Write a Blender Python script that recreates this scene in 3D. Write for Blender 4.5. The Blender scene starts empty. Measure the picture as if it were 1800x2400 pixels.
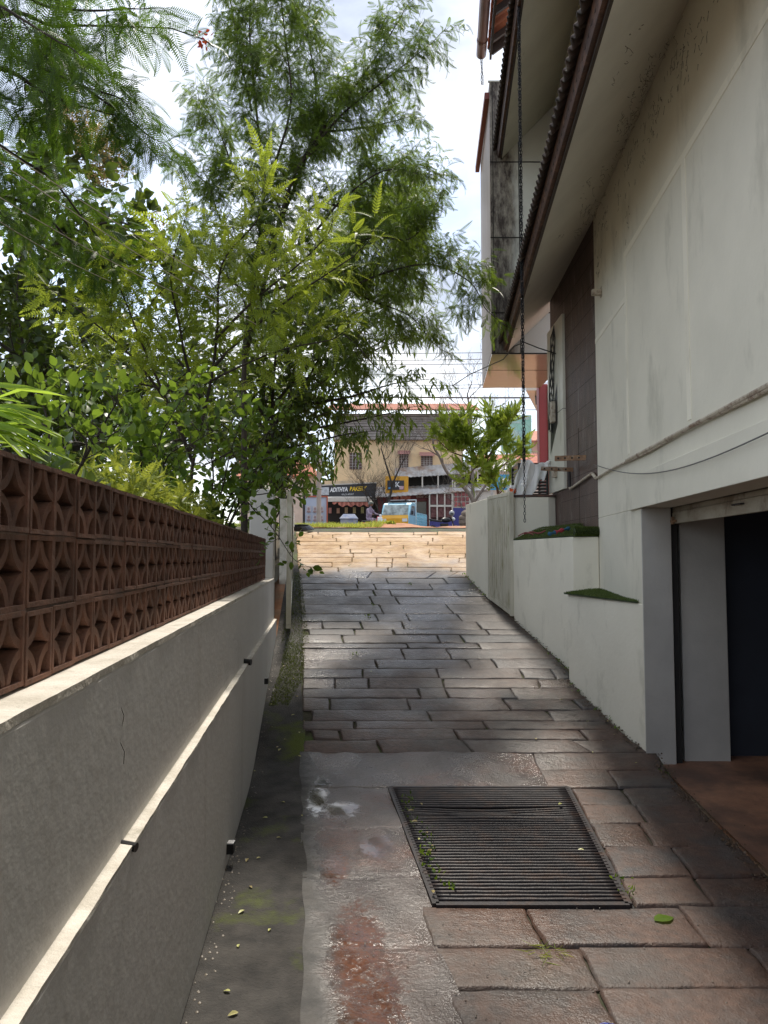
import bpy, math, random
import numpy as np
from mathutils import Vector, Matrix, Quaternion
R = math.radians
random.seed(7); rng = np.random.default_rng(7)
S = bpy.context.scene
COL = S.collection

# ------------------------------------------------------------------ camera, light
F = 1700.0; PITCH = R(3.47); EYE = 1.70
cd = bpy.data.cameras.new("camera"); cam = bpy.data.objects.new("camera", cd); COL.objects.link(cam)
cd.sensor_fit = 'HORIZONTAL'; cd.sensor_width = 36; cd.lens = F/1800*36
cd.clip_start = 0.05; cd.clip_end = 1500
cam.location = (0, 0, EYE); cam.rotation_euler = (R(90)+PITCH, 0, 0); S.camera = cam

SUN_AZ, SUN_EL = R(-3.4), R(62)
sd = Vector((math.sin(SUN_AZ)*math.cos(SUN_EL), math.cos(SUN_AZ)*math.cos(SUN_EL), math.sin(SUN_EL)))
ld = bpy.data.lights.new("sun", 'SUN'); ld.energy = 2.1; ld.angle = R(4); ld.color = (1.0, 0.93, 0.82)
lo = bpy.data.objects.new("sun", ld); COL.objects.link(lo); lo.rotation_euler = sd.to_track_quat('Z', 'Y').to_euler()

W = bpy.data.worlds.new("World"); S.world = W; W.use_nodes = True
nt = W.node_tree; nt.nodes.clear()
def wn(t): return nt.nodes.new(t)
out = wn('ShaderNodeOutputWorld'); bg = wn('ShaderNodeBackground'); sky = wn('ShaderNodeTexSky')
sky.sky_type = 'NISHITA'; sky.sun_disc = False; sky.sun_elevation = SUN_EL; sky.sun_rotation = SUN_AZ
sky.dust_density = 1.5; sky.air_density = 1.0
tc = wn('ShaderNodeTexCoord'); mp = wn('ShaderNodeMapping'); mp.inputs['Scale'].default_value = (1, 1, 2.2)
nz = wn('ShaderNodeTexNoise'); nz.inputs['Scale'].default_value = 2.3; nz.inputs['Detail'].default_value = 7; nz.inputs['Roughness'].default_value = .52
rp = wn('ShaderNodeValToRGB'); rp.color_ramp.elements[0].position = .36; rp.color_ramp.elements[1].position = .58
rp.color_ramp.elements[0].color = (.25, .25, .25, 1); rp.color_ramp.elements[1].color = (1, 1, 1, 1)
n2 = wn('ShaderNodeTexNoise'); n2.inputs['Scale'].default_value = 3.1; n2.inputs['Detail'].default_value = 6
cr = wn('ShaderNodeValToRGB'); cr.color_ramp.elements[0].position = .36; cr.color_ramp.elements[1].position = .66
cr.color_ramp.elements[0].color = (2.1, 2.35, 2.85, 1); cr.color_ramp.elements[1].color = (4.9, 4.9, 4.85, 1)
mx = wn('ShaderNodeMix'); mx.data_type = 'RGBA'
L = nt.links.new
L(tc.outputs['Generated'], mp.inputs['Vector']); L(mp.outputs['Vector'], nz.inputs['Vector']); L(mp.outputs['Vector'], n2.inputs['Vector'])
L(nz.outputs['Fac'], rp.inputs['Fac']); L(rp.outputs['Color'], mx.inputs[0]); L(n2.outputs['Fac'], cr.inputs['Fac'])
L(sky.outputs['Color'], mx.inputs[6]); L(cr.outputs['Color'], mx.inputs[7]); L(mx.outputs[2], bg.inputs['Color'])
bg.inputs['Strength'].default_value = 0.15; L(bg.outputs[0], out.inputs['Surface'])

S.view_settings.view_transform = 'Standard'; S.view_settings.look = 'None'; S.view_settings.gamma = 1
S.view_settings.exposure = 1.2
S.render.engine = 'CYCLES'; S.cycles.max_bounces = 7; S.cycles.diffuse_bounces = 5; S.cycles.glossy_bounces = 3
S.cycles.transmission_bounces = 5; S.cycles.transparent_max_bounces = 6
S.cycles.use_denoising = True; S.cycles.denoising_prefilter = 'NONE'; S.cycles.use_adaptive_sampling = False; S.cycles.sample_clamp_indirect = 6

# ------------------------------------------------------------------ helpers
def at(px, py, D):
    """world point on the sight line of photo pixel (1800x2400) at forward distance D"""
    u = (px-900)/F; v = (1200-py)/F
    d = Vector((u, math.cos(PITCH)-v*math.sin(PITCH), math.sin(PITCH)+v*math.cos(PITCH)))
    k = D/d.y
    return Vector((d.x*k, D, EYE+d.z*k))
def zat(py, D): return at(900, py, D).z
def xat(px, D, py=1303): return at(px, py, D).x

def gz(y):
    if y < 5.2: return 0.0
    if y < 6.0: return .223*(y-5.2)**2/1.6
    if y < 15.2: return .0892+.223*(y-6.0)
    if y < 17.0:
        t = y-15.2; return 2.141+.223*t-(.205/1.8)*t*t/2
    if y < 40: return 2.3578+.018*(y-17)
    return 2.772

def lwx(y, off=0): return -.486-.0924*y+off         # left retaining wall line
def rwx(y, off=0): return 1.617+.086*y+off          # right building line

def wloc(o):
    v = Vector((0, 0, 0))
    while o: v += Vector(o.location); o = o.parent
    return v
def tag(o, label=None, cat=None, group=None, kind=None):
    if label: o['label'] = label
    if cat: o['category'] = cat
    if group: o['group'] = group
    if kind: o['kind'] = kind
    return o
def root(name, label, cat, loc, group=None, rz=0):
    o = bpy.data.objects.new(name, None); COL.objects.link(o); o.location = loc; o.rotation_euler = (0, 0, rz)
    o.empty_display_size = .2
    return tag(o, label, cat, group)

class MB:
    def __init__(s): s.v = []; s.f = []; s.mi = []; s.m = 0
    def add(s, vs, fs):
        b = len(s.v); s.v += [tuple(v) for v in vs]
        for f in fs: s.f.append(tuple(b+i for i in f)); s.mi.append(s.m)
        return s
    def hexa(s, p):   # p: 4 bottom (ccw from above), 4 top
        return s.add(p, [(3, 2, 1, 0), (4, 5, 6, 7), (0, 1, 5, 4), (1, 2, 6, 5), (2, 3, 7, 6), (3, 0, 4, 7)])
    def box(s, x0, x1, y0, y1, z0, z1):
        return s.hexa([(x0, y0, z0), (x1, y0, z0), (x1, y1, z0), (x0, y1, z0), (x0, y0, z1), (x1, y0, z1), (x1, y1, z1), (x0, y1, z1)])
    def prism(s, poly, z0, z1):
        n = len(poly)
        z0f = z0 if callable(z0) else (lambda p: z0); z1f = z1 if callable(z1) else (lambda p: z1)
        vs = [(p[0], p[1], z0f(p)) for p in poly]+[(p[0], p[1], z1f(p)) for p in poly]
        return s.add(vs, [tuple(range(n-1, -1, -1)), tuple(range(n, 2*n))]+[(i, (i+1) % n, n+(i+1) % n, n+i) for i in range(n)])
    def extr(s, poly, vec):   # 3d polygon extruded along vec
        n = len(poly); vec = Vector(vec)
        vs = [Vector(p) for p in poly]; vs = vs+[p+vec for p in vs]
        return s.add(vs, [tuple(range(n-1, -1, -1)), tuple(range(n, 2*n))]+[(i, (i+1) % n, n+(i+1) % n, n+i) for i in range(n)])
    def beam(s, a, b, w, h, up=(0, 0, 1)):
        a = Vector(a); b = Vector(b); d = (b-a).normalized(); up = Vector(up)
        x = d.cross(up).normalized()*w/2; z = x.cross(d).normalized()*h/2
        return s.add([a-x-z, a+x-z, a+x+z, a-x+z, b-x-z, b+x-z, b+x+z, b-x+z],
                     [(0, 1, 2, 3), (7, 6, 5, 4), (0, 4, 5, 1), (1, 5, 6, 2), (2, 6, 7, 3), (3, 7, 4, 0)])
    def tube(s, pts, r, n=8, cap=True):
        pts = [Vector(p) for p in pts]; m = len(pts)
        rs = r if isinstance(r, (list, tuple)) else [r]*m
        b = len(s.v); u = None
        for i, p in enumerate(pts):
            d = (pts[min(i+1, m-1)]-pts[max(i-1, 0)])
            if d.length < 1e-9: d = Vector((0, 0, 1))
            d.normalize()
            if u is None:
                u = d.orthogonal().normalized()
            else:
                u = (u-d*u.dot(d))
                u = u.normalized() if u.length > 1e-6 else d.orthogonal().normalized()
            w = d.cross(u)
            for k in range(n):
                a = 2*math.pi*k/n; s.v.append(tuple(p+(u*math.cos(a)+w*math.sin(a))*rs[i]))
        for i in range(m-1):
            for k in range(n):
                k2 = (k+1) % n; s.f.append((b+i*n+k, b+i*n+k2, b+(i+1)*n+k2, b+(i+1)*n+k)); s.mi.append(s.m)
        if cap:
            s.f.append(tuple(b+k for k in range(n-1, -1, -1))); s.mi.append(s.m)
            s.f.append(tuple(b+(m-1)*n+k for k in range(n))); s.mi.append(s.m)
        return s
    def ball(s, c, rx, ry=None, rz=None, nu=12, nv=8):
        ry = ry or rx; rz = rz or rx; c = Vector(c); b = len(s.v)
        for j in range(nv+1):
            th = math.pi*j/nv
            for i in range(nu):
                a = 2*math.pi*i/nu
                s.v.append((c.x+rx*math.sin(th)*math.cos(a), c.y+ry*math.sin(th)*math.sin(a), c.z+rz*math.cos(th)))
        for j in range(nv):
            for i in range(nu):
                i2 = (i+1) % nu; s.f.append((b+j*nu+i, b+(j+1)*nu+i, b+(j+1)*nu+i2, b+j*nu+i2)); s.mi.append(s.m)
        return s
    def build(s, name, mat, parent=None, smooth=False, bevel=0, origin='base', **tags):
        v = np.array(s.v, dtype=float)
        if parent is not None: off = np.array(parent_off(parent))
        elif origin == 'base': off = np.array([(v[:, 0].min()+v[:, 0].max())/2, (v[:, 1].min()+v[:, 1].max())/2, v[:, 2].min()])
        else: off = np.zeros(3)
        me = bpy.data.meshes.new(name); me.from_pydata((v-off).tolist(), [], s.f)
        mats = mat if isinstance(mat, (list, tuple)) else [mat]
        for m in mats: me.materials.append(m)
        if len(mats) > 1: me.polygons.foreach_set('material_index', s.mi)
        if smooth: me.polygons.foreach_set('use_smooth', [True]*len(me.polygons))
        me.update()
        o = bpy.data.objects.new(name, me); COL.objects.link(o)
        if parent is not None: o.parent = parent
        else: o.location = off
        if bevel:
            md = o.modifiers.new('bevel', 'BEVEL'); md.width = bevel; md.segments = 2; md.limit_method = 'ANGLE'; md.angle_limit = R(40)
        return tag(o, **tags)
LOCAL = set()
def parent_off(p):
    q = p
    while q:
        if q.name in LOCAL: return (0, 0, 0)
        q = q.parent
    return tuple(wloc(p))

# ------------------------------------------------------------------ materials
def hexc(h):
    r = [int(h[i:i+2], 16)/255 for i in (0, 2, 4)]
    return tuple(((c/12.92) if c < .04045 else ((c+.055)/1.055)**2.4) for c in r)
def mat(name, c1, c2=None, scale=4, rough=.7, bump=0, bscale=60, metal=0, stretch=(1, 1, 1), spec=.5, detail=6,
        c3=None, c3scale=1.2, c3pos=(.5, .65), c3stretch=(1, 1, 1), rough2=None, emit=0, coat=0, wave=None, pos=(.35, .65)):
    m = bpy.data.materials.new(name); m.use_nodes = True; t = m.node_tree; N = t.nodes.new; K = t.links.new
    b = t.nodes['Principled BSDF']; b.inputs['Roughness'].default_value = rough; b.inputs['Metallic'].default_value = metal
    b.inputs['Specular IOR Level'].default_value = spec
    if coat: b.inputs['Coat Weight'].default_value = coat; b.inputs['Coat Roughness'].default_value = .05
    g = N('ShaderNodeNewGeometry')
    def noise(sc, st, det=detail, rg=.6):
        mpn = N('ShaderNodeMapping'); mpn.inputs['Scale'].default_value = st; K(g.outputs['Position'], mpn.inputs['Vector'])
        n = N('ShaderNodeTexNoise'); n.inputs['Scale'].default_value = sc; n.inputs['Detail'].default_value = det; n.inputs['Roughness'].default_value = rg
        K(mpn.outputs['Vector'], n.inputs['Vector']); return n.outputs['Fac']
    def ramp(src, a, bb, p=(.35, .65)):
        r = N('ShaderNodeValToRGB'); r.color_ramp.elements[0].position = p[0]; r.color_ramp.elements[1].position = p[1]
        r.color_ramp.elements[0].color = (*a, 1); r.color_ramp.elements[1].color = (*bb, 1); K(src, r.inputs['Fac']); return r.outputs['Color']
    if c2 is None: c2 = tuple(c*.8 for c in c1)
    c = ramp(noise(scale, stretch), c2, c1, pos)
    if c3 is not None:
        x = N('ShaderNodeMix'); x.data_type = 'RGBA'
        K(ramp(noise(c3scale, c3stretch, 8, .65), (0, 0, 0), (1, 1, 1), c3pos), x.inputs[0]); K(c, x.inputs[6]); x.inputs[7].default_value = (*c3, 1); c = x.outputs[2]
    K(c, b.inputs['Base Color'])
    if rough2 is not None:
        K(ramp(noise(1.6, (1, 1, 1)), (rough,)*3, (rough2,)*3, (.42, .58)), b.inputs['Roughness'])
    if bump:
        bp = N('ShaderNodeBump'); bp.inputs['Strength'].default_value = bump; bp.inputs['Distance'].default_value = .01
        K(noise(bscale, (1, 1, 1), 4), bp.inputs['Height']); K(bp.outputs['Normal'], b.inputs['Normal'])
    if emit:
        b.inputs['Emission Color'].default_value = (*c1, 1); b.inputs['Emission Strength'].default_value = emit
    m['noise'] = 1
    return m
def leafmat(name, c1, c2, tr1, trw=.45, rough=.4, gloss=.35):
    m = bpy.data.materials.new(name); m.use_nodes = True; t = m.node_tree; N = t.nodes.new; K = t.links.new
    b = t.nodes['Principled BSDF']; b.inputs['Roughness'].default_value = rough; b.inputs['Specular IOR Level'].default_value = gloss
    a = N('ShaderNodeAttribute'); a.attribute_name = 'tint'
    r = N('ShaderNodeValToRGB'); r.color_ramp.elements[0].color = (*c1, 1); r.color_ramp.elements[1].color = (*c2, 1); K(a.outputs['Fac'], r.inputs['Fac'])
    K(r.outputs['Color'], b.inputs['Base Color'])
    tr = N('ShaderNodeBsdfTranslucent')
    r2 = N('ShaderNodeValToRGB'); r2.color_ramp.elements[0].color = (*[c*.6 for c in tr1], 1); r2.color_ramp.elements[1].color = (*tr1, 1); K(a.outputs['Fac'], r2.inputs['Fac'])
    K(r2.outputs['Color'], tr.inputs['Color'])
    x = N('ShaderNodeMixShader'); x.inputs[0].default_value = trw
    K(b.outputs[0], x.inputs[1]); K(tr.outputs[0], x.inputs[2]); K(x.outputs[0], t.nodes['Material Output'].inputs['Surface'])
    return m

M = {}
M['wall'] = mat('left_wall_paint', (.64, .62, .59), (.58, .56, .53), 1.2, .75, .22, 22, stretch=(1, 1, .25), c3=(.46, .43, .39), c3scale=4, c3pos=(.58, .85), c3stretch=(1, 1, .08))
M['ledge'] = mat('weathered_sill_paint', (.68, .64, .57), (.50, .46, .39), 9, .8, .6, 40, c3=(.22, .21, .15), c3scale=7, c3pos=(.6, .8))
M['white'] = mat('white_building_paint', (.77, .735, .62), (.69, .66, .555), 1.3, .8, .15, 26, c3=(.40, .385, .31), c3scale=1.9, c3pos=(.55, .8), c3stretch=(1, 1, .4))
M['whiteL'] = mat('lightened_white_masonry', (.84, .80, .675), (.78, .74, .62), 1.6, .8, .2, 26, c3=(.42, .39, .30), c3scale=2.6, c3pos=(.56, .82), c3stretch=(1, 1, .5))  # lightened against the building white, as painted light on planters and low walls
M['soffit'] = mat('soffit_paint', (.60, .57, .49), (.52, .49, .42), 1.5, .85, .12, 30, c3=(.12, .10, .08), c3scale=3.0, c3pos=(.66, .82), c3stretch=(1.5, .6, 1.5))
M['cobweb'] = mat('cobweb_dirt', (.11, .10, .085), None, 5, .95)
M['terra'] = mat('terracotta', (.22, .105, .068), (.12, .062, .042), 12, .85, .5, 60, c3=(.10, .055, .04), c3scale=4, c3pos=(.5, .72))
M['mortar'] = mat('dirty_mortar', (.25, .16, .12), (.12, .09, .07), 10, .9, .5, 50)
M['gate'] = mat('cream_gate_paint', (.62, .59, .49), (.48, .45, .35), 5, .5, .25, 70, stretch=(1, 1, .3), c3=(.25, .22, .10), c3scale=6, c3pos=(.52, .75), c3stretch=(1, 1, .3))
M['asphalt'] = mat('wet_concrete_strip', (.072, .066, .060), (.036, .034, .032), 7, .62, 1.0, 90, detail=12, spec=.22, c3=(.085, .105, .018), c3scale=1.1, c3pos=(.54, .64), rough2=.85)
M['soil'] = mat('joint_soil', (.06, .045, .03), (.03, .035, .012), 6, .9, .8, 50, c3=(.07, .10, .02), c3scale=2.2, c3pos=(.5, .62))
M['garden'] = mat('garden_soil', (.08, .06, .035), (.04, .035, .02), 2, .95, .8, 20)
M['redearth'] = mat('red_earth', (.42, .20, .10), (.28, .13, .07), 3, .95, .8, 12, c3=(.30, .24, .17), c3scale=.6)
M['garagefloor'] = mat('garage_floor', (.30, .15, .085), (.17, .08, .05), 2, .6, .5, 20, c3=(.09, .05, .035), c3scale=1.1, c3pos=(.45, .6))
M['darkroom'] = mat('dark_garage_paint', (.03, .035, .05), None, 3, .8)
M['graypaint'] = mat('grey_jamb_paint', (.50, .48, .44), (.42, .40, .37), 2, .75, .25, 40, c3=(.25, .23, .2), c3scale=9, c3pos=(.68, .8))
M['steel'] = mat('dark_painted_steel', (.032, .026, .028), (.02, .017, .018), 30, .5, .2, 60, c3=(.055, .032, .024), c3scale=8, spec=.35)
M['rust'] = mat('rusty_steel', (.30, .17, .085), (.17, .10, .06), 20, .7, .4, 80, c3=(.38, .33, .26), c3scale=8)
M['black'] = mat('black_plastic', (.012, .012, .013), None, 20, .35)
M['chain'] = mat('blackened_chain', (.02, .02, .024), (.012, .012, .014), 40, .35, metal=.6)
M['wood'] = mat('dark_fascia_paint', (.055, .035, .025), (.03, .022, .018), 6, .7, .3, 40)
M['fascia'] = mat('brown_fascia_board', (.10, .048, .033), (.055, .03, .024), 9, .6, .4, 60, c3=(.18, .09, .055), c3scale=12)
M['roof'] = mat('weathered_roof_sheet', (.075, .05, .04), (.035, .03, .027), 14, .85, .6, 70, c3=(.22, .20, .17), c3scale=9, c3pos=(.58, .7))
M['rooft'] = mat('roof_clay', (.42, .16, .08), (.28, .10, .06), 5, .8, .4, 30)
M['tilepanel'] = mat('brown_cladding_tile', (.105, .060, .048), (.055, .035, .03), 18, .45, .6, 80, stretch=(1, 1, .18), c3=(.24, .21, .20), c3scale=8, c3pos=(.58, .74), c3stretch=(1, 1, .25))
M['acp'] = mat('composite_panel', (.68, .67, .58), (.60, .59, .50), 1.2, .38, c3=(.30, .29, .2), c3scale=3, c3pos=(.6, .8), c3stretch=(1, 1, .3))
M['acpw'] = mat('composite_panel_white', (.72, .72, .67), (.64, .64, .59), 1.2, .4)
M['stain'] = mat('mildew_on_panel', (.36, .34, .29), (.045, .03, .028), 5, .8, .3, 80, stretch=(1.4, 1.4, .5), pos=(.42, .72), c3=(.07, .045, .04), c3scale=3, c3pos=(.4, .6), c3stretch=(2, 1, .22))
M['copper'] = mat('mirror_copper_panel', (.56, .51, .44), (.50, .45, .39), .8, .14, .5, 3.0, metal=.15)
M['signface'] = mat('weathered_sign_face', (.38, .28, .20), (.22, .13, .085), 9, .45, stretch=(1, 3, .12))
M['red'] = mat('red_paint', (.36, .035, .035), (.30, .03, .03), 3, .45)
M['redframe'] = mat('maroon_frame', (.24, .06, .05), None, 6, .55)
M['gutter'] = mat('brown_gutter', (.20, .085, .06), (.14, .06, .045), 5, .45)
M['seam'] = mat('panel_joint', (.025, .022, .02), None, 5, .8)
M['pvc'] = mat('painted_conduit', (.55, .50, .40), (.42, .36, .28), 9, .5, c3=(.2, .13, .09), c3scale=12)
M['cable'] = mat('black_cable', (.02, .02, .02), None, 9, .5)
M['wire'] = mat('grey_wire', (.12, .12, .12), None, 9, .5)
M['turf'] = mat('artificial_turf_base', (.05, .075, .02), (.03, .045, .015), 30, .9, 1, 120)
M['string'] = mat('blue_string', (.03, .08, .5), None, 9, .5)
M['bark'] = mat('bark_dark', (.055, .042, .03), (.025, .02, .016), 14, .9, .8, 40, stretch=(1, 1, .3))
M['barkl'] = mat('bark_brown', (.16, .08, .05), (.08, .045, .03), 14, .9, .8, 40, stretch=(1, 1, .3))
M['barkg'] = mat('bark_grey', (.20, .17, .14), (.10, .085, .07), 14, .9, .8, 40, stretch=(1, 1, .3))
M['yellow'] = mat('ochre_wall', (.80, .60, .36), (.70, .51, .30), .6, .9, c3=(.5, .4, .28), c3scale=.5)
M['gshutter'] = mat('shutter_steel', (.42, .38, .30), (.28, .23, .16), 8, .5, .2, 40, stretch=(1, .3, 1), c3=(.13, .09, .05), c3scale=5, c3pos=(.55, .7))
M['leafG'] = leafmat('feather_leaf', (.034, .065, .012), (.100, .158, .024), (.26, .38, .04), .45)
M['leafF'] = leafmat('flame_leaf', (.022, .055, .008), (.060, .120, .014), (.17, .30, .025), .42)
M['leafP'] = leafmat('pinnate_leaf', (.07, .13, .015), (.22, .30, .035), (.50, .60, .06), .45)
M['leafC'] = leafmat('curry_leaf', (.09, .165, .022), (.26, .36, .05), (.46, .58, .07), .42)
M['leafB'] = leafmat('lime_leaf', (.035, .08, .012), (.12, .20, .025), (.27, .40, .04), .42, .35)
M['leafD'] = leafmat('dark_leaf', (.018, .040, .010), (.055, .085, .016), (.20, .28, .03), .35)
M['leafM'] = leafmat('lance_leaf', (.022, .050, .012), (.08, .12, .022), (.26, .38, .04), .4, .3)
M['leafH'] = leafmat('hedge_leaf', (.10, .16, .02), (.30, .34, .04), (.55, .60, .08), .4)
M['leafY'] = leafmat('blade_leaf', (.16, .28, .03), (.28, .42, .05), (.55, .75, .08), .5)
M['flower'] = leafmat('golden_panicle', (.30, .20, .07), (.48, .34, .14), (.5, .38, .15), .3)
M['redflower'] = leafmat('red_blossom', (.5, .03, .01), (.7, .12, .02), (.6, .1, .03), .3)
M['grass'] = leafmat('verge_grass', (.20, .28, .03), (.45, .52, .08), (.6, .65, .12), .45)
M['turfb'] = leafmat('turf_fibre', (.06, .10, .02), (.13, .17, .04), (.15, .22, .04), .25)
M['dry'] = leafmat('fallen_leaf', (.35, .28, .12), (.55, .55, .22), (.4, .4, .1), .2)
M['plastic'] = mat('milky_plastic_sheet', (.88, .89, .88), (.80, .81, .80), 3, .3)
def glassy():
    m = M['plastic']; t = m.node_tree; b = t.nodes['Principled BSDF']
    b.inputs['Alpha'].default_value = .8
glassy()

# wet stone, with colour set by where mud lies, by painted sunlight on the dry crest and by each slab's own attribute
def stonemat():
    m = bpy.data.materials.new('wet_paving_stone'); m.use_nodes = True; t = m.node_tree; N = t.nodes.new; K = t.links.new
    b = t.nodes['Principled BSDF']; g = N('ShaderNodeNewGeometry'); sx = N('ShaderNodeSeparateXYZ'); K(g.outputs['Position'], sx.inputs[0])
    def noise(sc, det=6, rg=.6, st=None):
        n = N('ShaderNodeTexNoise'); n.inputs['Scale'].default_value = sc; n.inputs['Detail'].default_value = det; n.inputs['Roughness'].default_value = rg
        if st:
            q = N('ShaderNodeMapping'); q.inputs['Scale'].default_value = st; K(g.outputs['Position'], q.inputs['Vector']); K(q.outputs['Vector'], n.inputs['Vector'])
        else: K(g.outputs['Position'], n.inputs['Vector'])
        return n.outputs['Fac']
    def mr(src, a, bb, c=0., d=1.):
        r = N('ShaderNodeMapRange'); r.inputs[1].default_value = a; r.inputs[2].default_value = bb; r.inputs[3].default_value = c; r.inputs[4].default_value = d
        r.interpolation_type = 'SMOOTHSTEP'; K(src, r.inputs[0]); return r.outputs[0]
    def math_(op, a, bb):
        r = N('ShaderNodeMath'); r.operation = op
        for i, q in enumerate((a, bb)):
            if isinstance(q, (int, float)): r.inputs[i].default_value = q
            else: K(q, r.inputs[i])
        return r.outputs[0]
    def mix(f, a, bb):
        x = N('ShaderNodeMix'); x.data_type = 'RGBA'
        K(f, x.inputs[0])
        for i, q in ((6, a), (7, bb)):
            if isinstance(q, tuple): x.inputs[i].default_value = (*q, 1)
            else: K(q, x.inputs[i])
        return x.outputs[2]
    at_ = N('ShaderNodeAttribute'); at_.attribute_name = 'tint'
    base = mix(mr(noise(9, 8, .7), .3, .7), (.036, .032, .030), (.084, .071, .064))
    base = mix(mr(at_.outputs['Fac'], .0, 1.), base, mix(mr(noise(14, 8), .3, .7), (.058, .046, .039), (.11, .085, .07)))
    fr = math_('FRACT', math_('MULTIPLY', at_.outputs['Fac'], 7.31), 0)
    base = mix(math_('MULTIPLY', mr(fr, .72, .95), .75), base, mix(mr(noise(22, 6), .3, .7), (.024, .027, .031), (.06, .066, .07)))
    wob = math_('MULTIPLY_ADD', noise(1.2, 5), 3.0); pass
    yy = math_('ADD', sx.outputs['Y'], math_('MULTIPLY', math_('SUBTRACT', noise(.9, 6), .5), 5.0))
    dry = mr(yy, 11.2, 13.2)  # crest slabs: dry orange stone with sunlight put into the colour
    base = mix(dry, base, mix(mr(noise(7, 8, .7), .3, .7), (.30, .175, .085), (.46, .31, .16)))
    near = mr(yy, 10.5, 4.6)
    red = math_('MULTIPLY', near, mr(noise(1.6, 8, .65), .38, .6))
    base = mix(math_('MULTIPLY', red, .8), base, mix(mr(noise(20, 6), .3, .7), (.066, .032, .02), (.125, .065, .042)))
    K(base, b.inputs['Base Color'])
    wet = mr(noise(1.1, 6, .6), .36, .62)
    rgh = math_('ADD', math_('MULTIPLY', wet, .30), math_('ADD', .22, math_('MULTIPLY', near, .10)))
    rgh = math_('ADD', rgh, math_('MULTIPLY', dry, .35)); K(rgh, b.inputs['Roughness'])
    b.inputs['Specular IOR Level'].default_value = .5
    bp = N('ShaderNodeBump'); bp.inputs['Strength'].default_value = .8; bp.inputs['Distance'].default_value = .008
    h = math_('ADD', math_('ADD', noise(34, 5, .65), math_('MULTIPLY', noise(110, 3, .5), .55)), math_('MULTIPLY', noise(9, 4, .6, (1, 2.5, 1)), .7)); K(h, bp.inputs['Height']); K(bp.outputs['Normal'], b.inputs['Normal'])
    return m
M['stone'] = stonemat()
M['water'] = mat('rain_water', (.03, .022, .018), (.05, .025, .015), 2, .02, spec=.8)
M['mudwater'] = mat('red_puddle_water', (.16, .05, .02), (.10, .035, .018), 3, .04, spec=.7, bump=.25, bscale=22)
def cementmat():
    m = bpy.data.materials.new('wet_mortared_slabs'); m.use_nodes = True; t = m.node_tree; N = t.nodes.new; K = t.links.new
    b = t.nodes['Principled BSDF']; g = N('ShaderNodeNewGeometry'); sx = N('ShaderNodeSeparateXYZ'); K(g.outputs['Position'], sx.inputs[0])
    def nz_(sc, det=7, rg=.62):
        n = N('ShaderNodeTexNoise'); n.inputs['Scale'].default_value = sc; n.inputs['Detail'].default_value = det; n.inputs['Roughness'].default_value = rg; K(g.outputs['Position'], n.inputs['Vector']); return n.outputs['Fac']
    def ma(op, a, c, d=None):
        r = N('ShaderNodeMath'); r.operation = op
        for i, q in enumerate((a, c, d)):
            if q is None: continue
            if isinstance(q, (int, float)): r.inputs[i].default_value = q
            else: K(q, r.inputs[i])
        return r.outputs[0]
    def mr(src, a, c, lo=0., hi=1.):
        r = N('ShaderNodeMapRange'); r.interpolation_type = 'SMOOTHSTEP'
        for i, q in zip((1, 2, 3, 4), (a, c, lo, hi)): r.inputs[i].default_value = q
        K(src, r.inputs[0]); return r.outputs[0]
    def mix(f, a, c):
        x = N('ShaderNodeMix'); x.data_type = 'RGBA'; K(f, x.inputs[0])
        for i, q in ((6, a), (7, c)):
            if isinstance(q, tuple): x.inputs[i].default_value = (*q, 1)
            else: K(q, x.inputs[i])
        return x.outputs[2]
    wob = ma('MULTIPLY', ma('SUBTRACT', nz_(7, 8, .68), .5), .75)
    def blob(cx, cy, rx, ry):
        dx = ma('DIVIDE', ma('SUBTRACT', sx.outputs['X'], cx), rx); dy = ma('DIVIDE', ma('SUBTRACT', sx.outputs['Y'], cy), ry)
        d = ma('SQRT', ma('ADD', ma('MULTIPLY', dx, dx), ma('MULTIPLY', dy, dy)), 0.)
        return mr(ma('ADD', d, ma('ADD', ma('MULTIPLY', wob, 2.4), ma('MULTIPLY', ma('SUBTRACT', nz_(34, 6, .7), .5), 1.6))), 1.25, .55)
    pud = ma('MAXIMUM', ma('MAXIMUM', blob(-.46, 5.15, .075, .42), blob(-.30, 4.95, .13, .16)), blob(-.05, 4.35, .10, .20))
    mud = ma('MAXIMUM', ma('MAXIMUM', blob(-.27, 4.05, .08, .22), blob(-.12, 3.2, .12, .45)), ma('MAXIMUM', blob(-.05, 2.85, .14, .30), blob(-.10, 2.4, .16, .40)))
    mud = ma('MULTIPLY', mud, mr(nz_(40, 5, .7), .36, .56, .35, 1.0))
    base = mix(mr(nz_(2.3), .35, .65), (.058, .045, .040), (.105, .082, .072))
    base = mix(ma('MULTIPLY', mr(nz_(1.5, 8), .47, .64), .8), base, mix(mr(nz_(24), .3, .7), (.08, .036, .024), (.14, .066, .043)))
    base = mix(ma('MULTIPLY', mud, .8), base, mix(mr(nz_(30), .35, .65), (.085, .028, .012), (.16, .058, .025)))
    K(base, b.inputs['Base Color'])
    sl = ma('MULTIPLY_ADD', sx.outputs['Y'], .119, sx.outputs['X'])
    base = mix(mr(ma('ADD', sl, ma('MULTIPLY', wob, .35)), .07, .24), mix(mr(nz_(9, 10), .35, .65), (.036, .034, .032), (.072, .066, .060)), base)
    K(base, b.inputs['Base Color'])
    wetall = ma('MAXIMUM', pud, ma('MULTIPLY', mud, .8)); r0 = mr(nz_(1.3), .38, .6, .16, .38)
    r0 = ma('ADD', r0, mr(ma('ADD', sl, ma('MULTIPLY', wob, .35)), .17, .05, 0., .4))
    K(ma('MULTIPLY', r0, ma('SUBTRACT', 1.0, ma('MULTIPLY', wetall, .9))), b.inputs['Roughness']); b.inputs['Specular IOR Level'].default_value = .65
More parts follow.
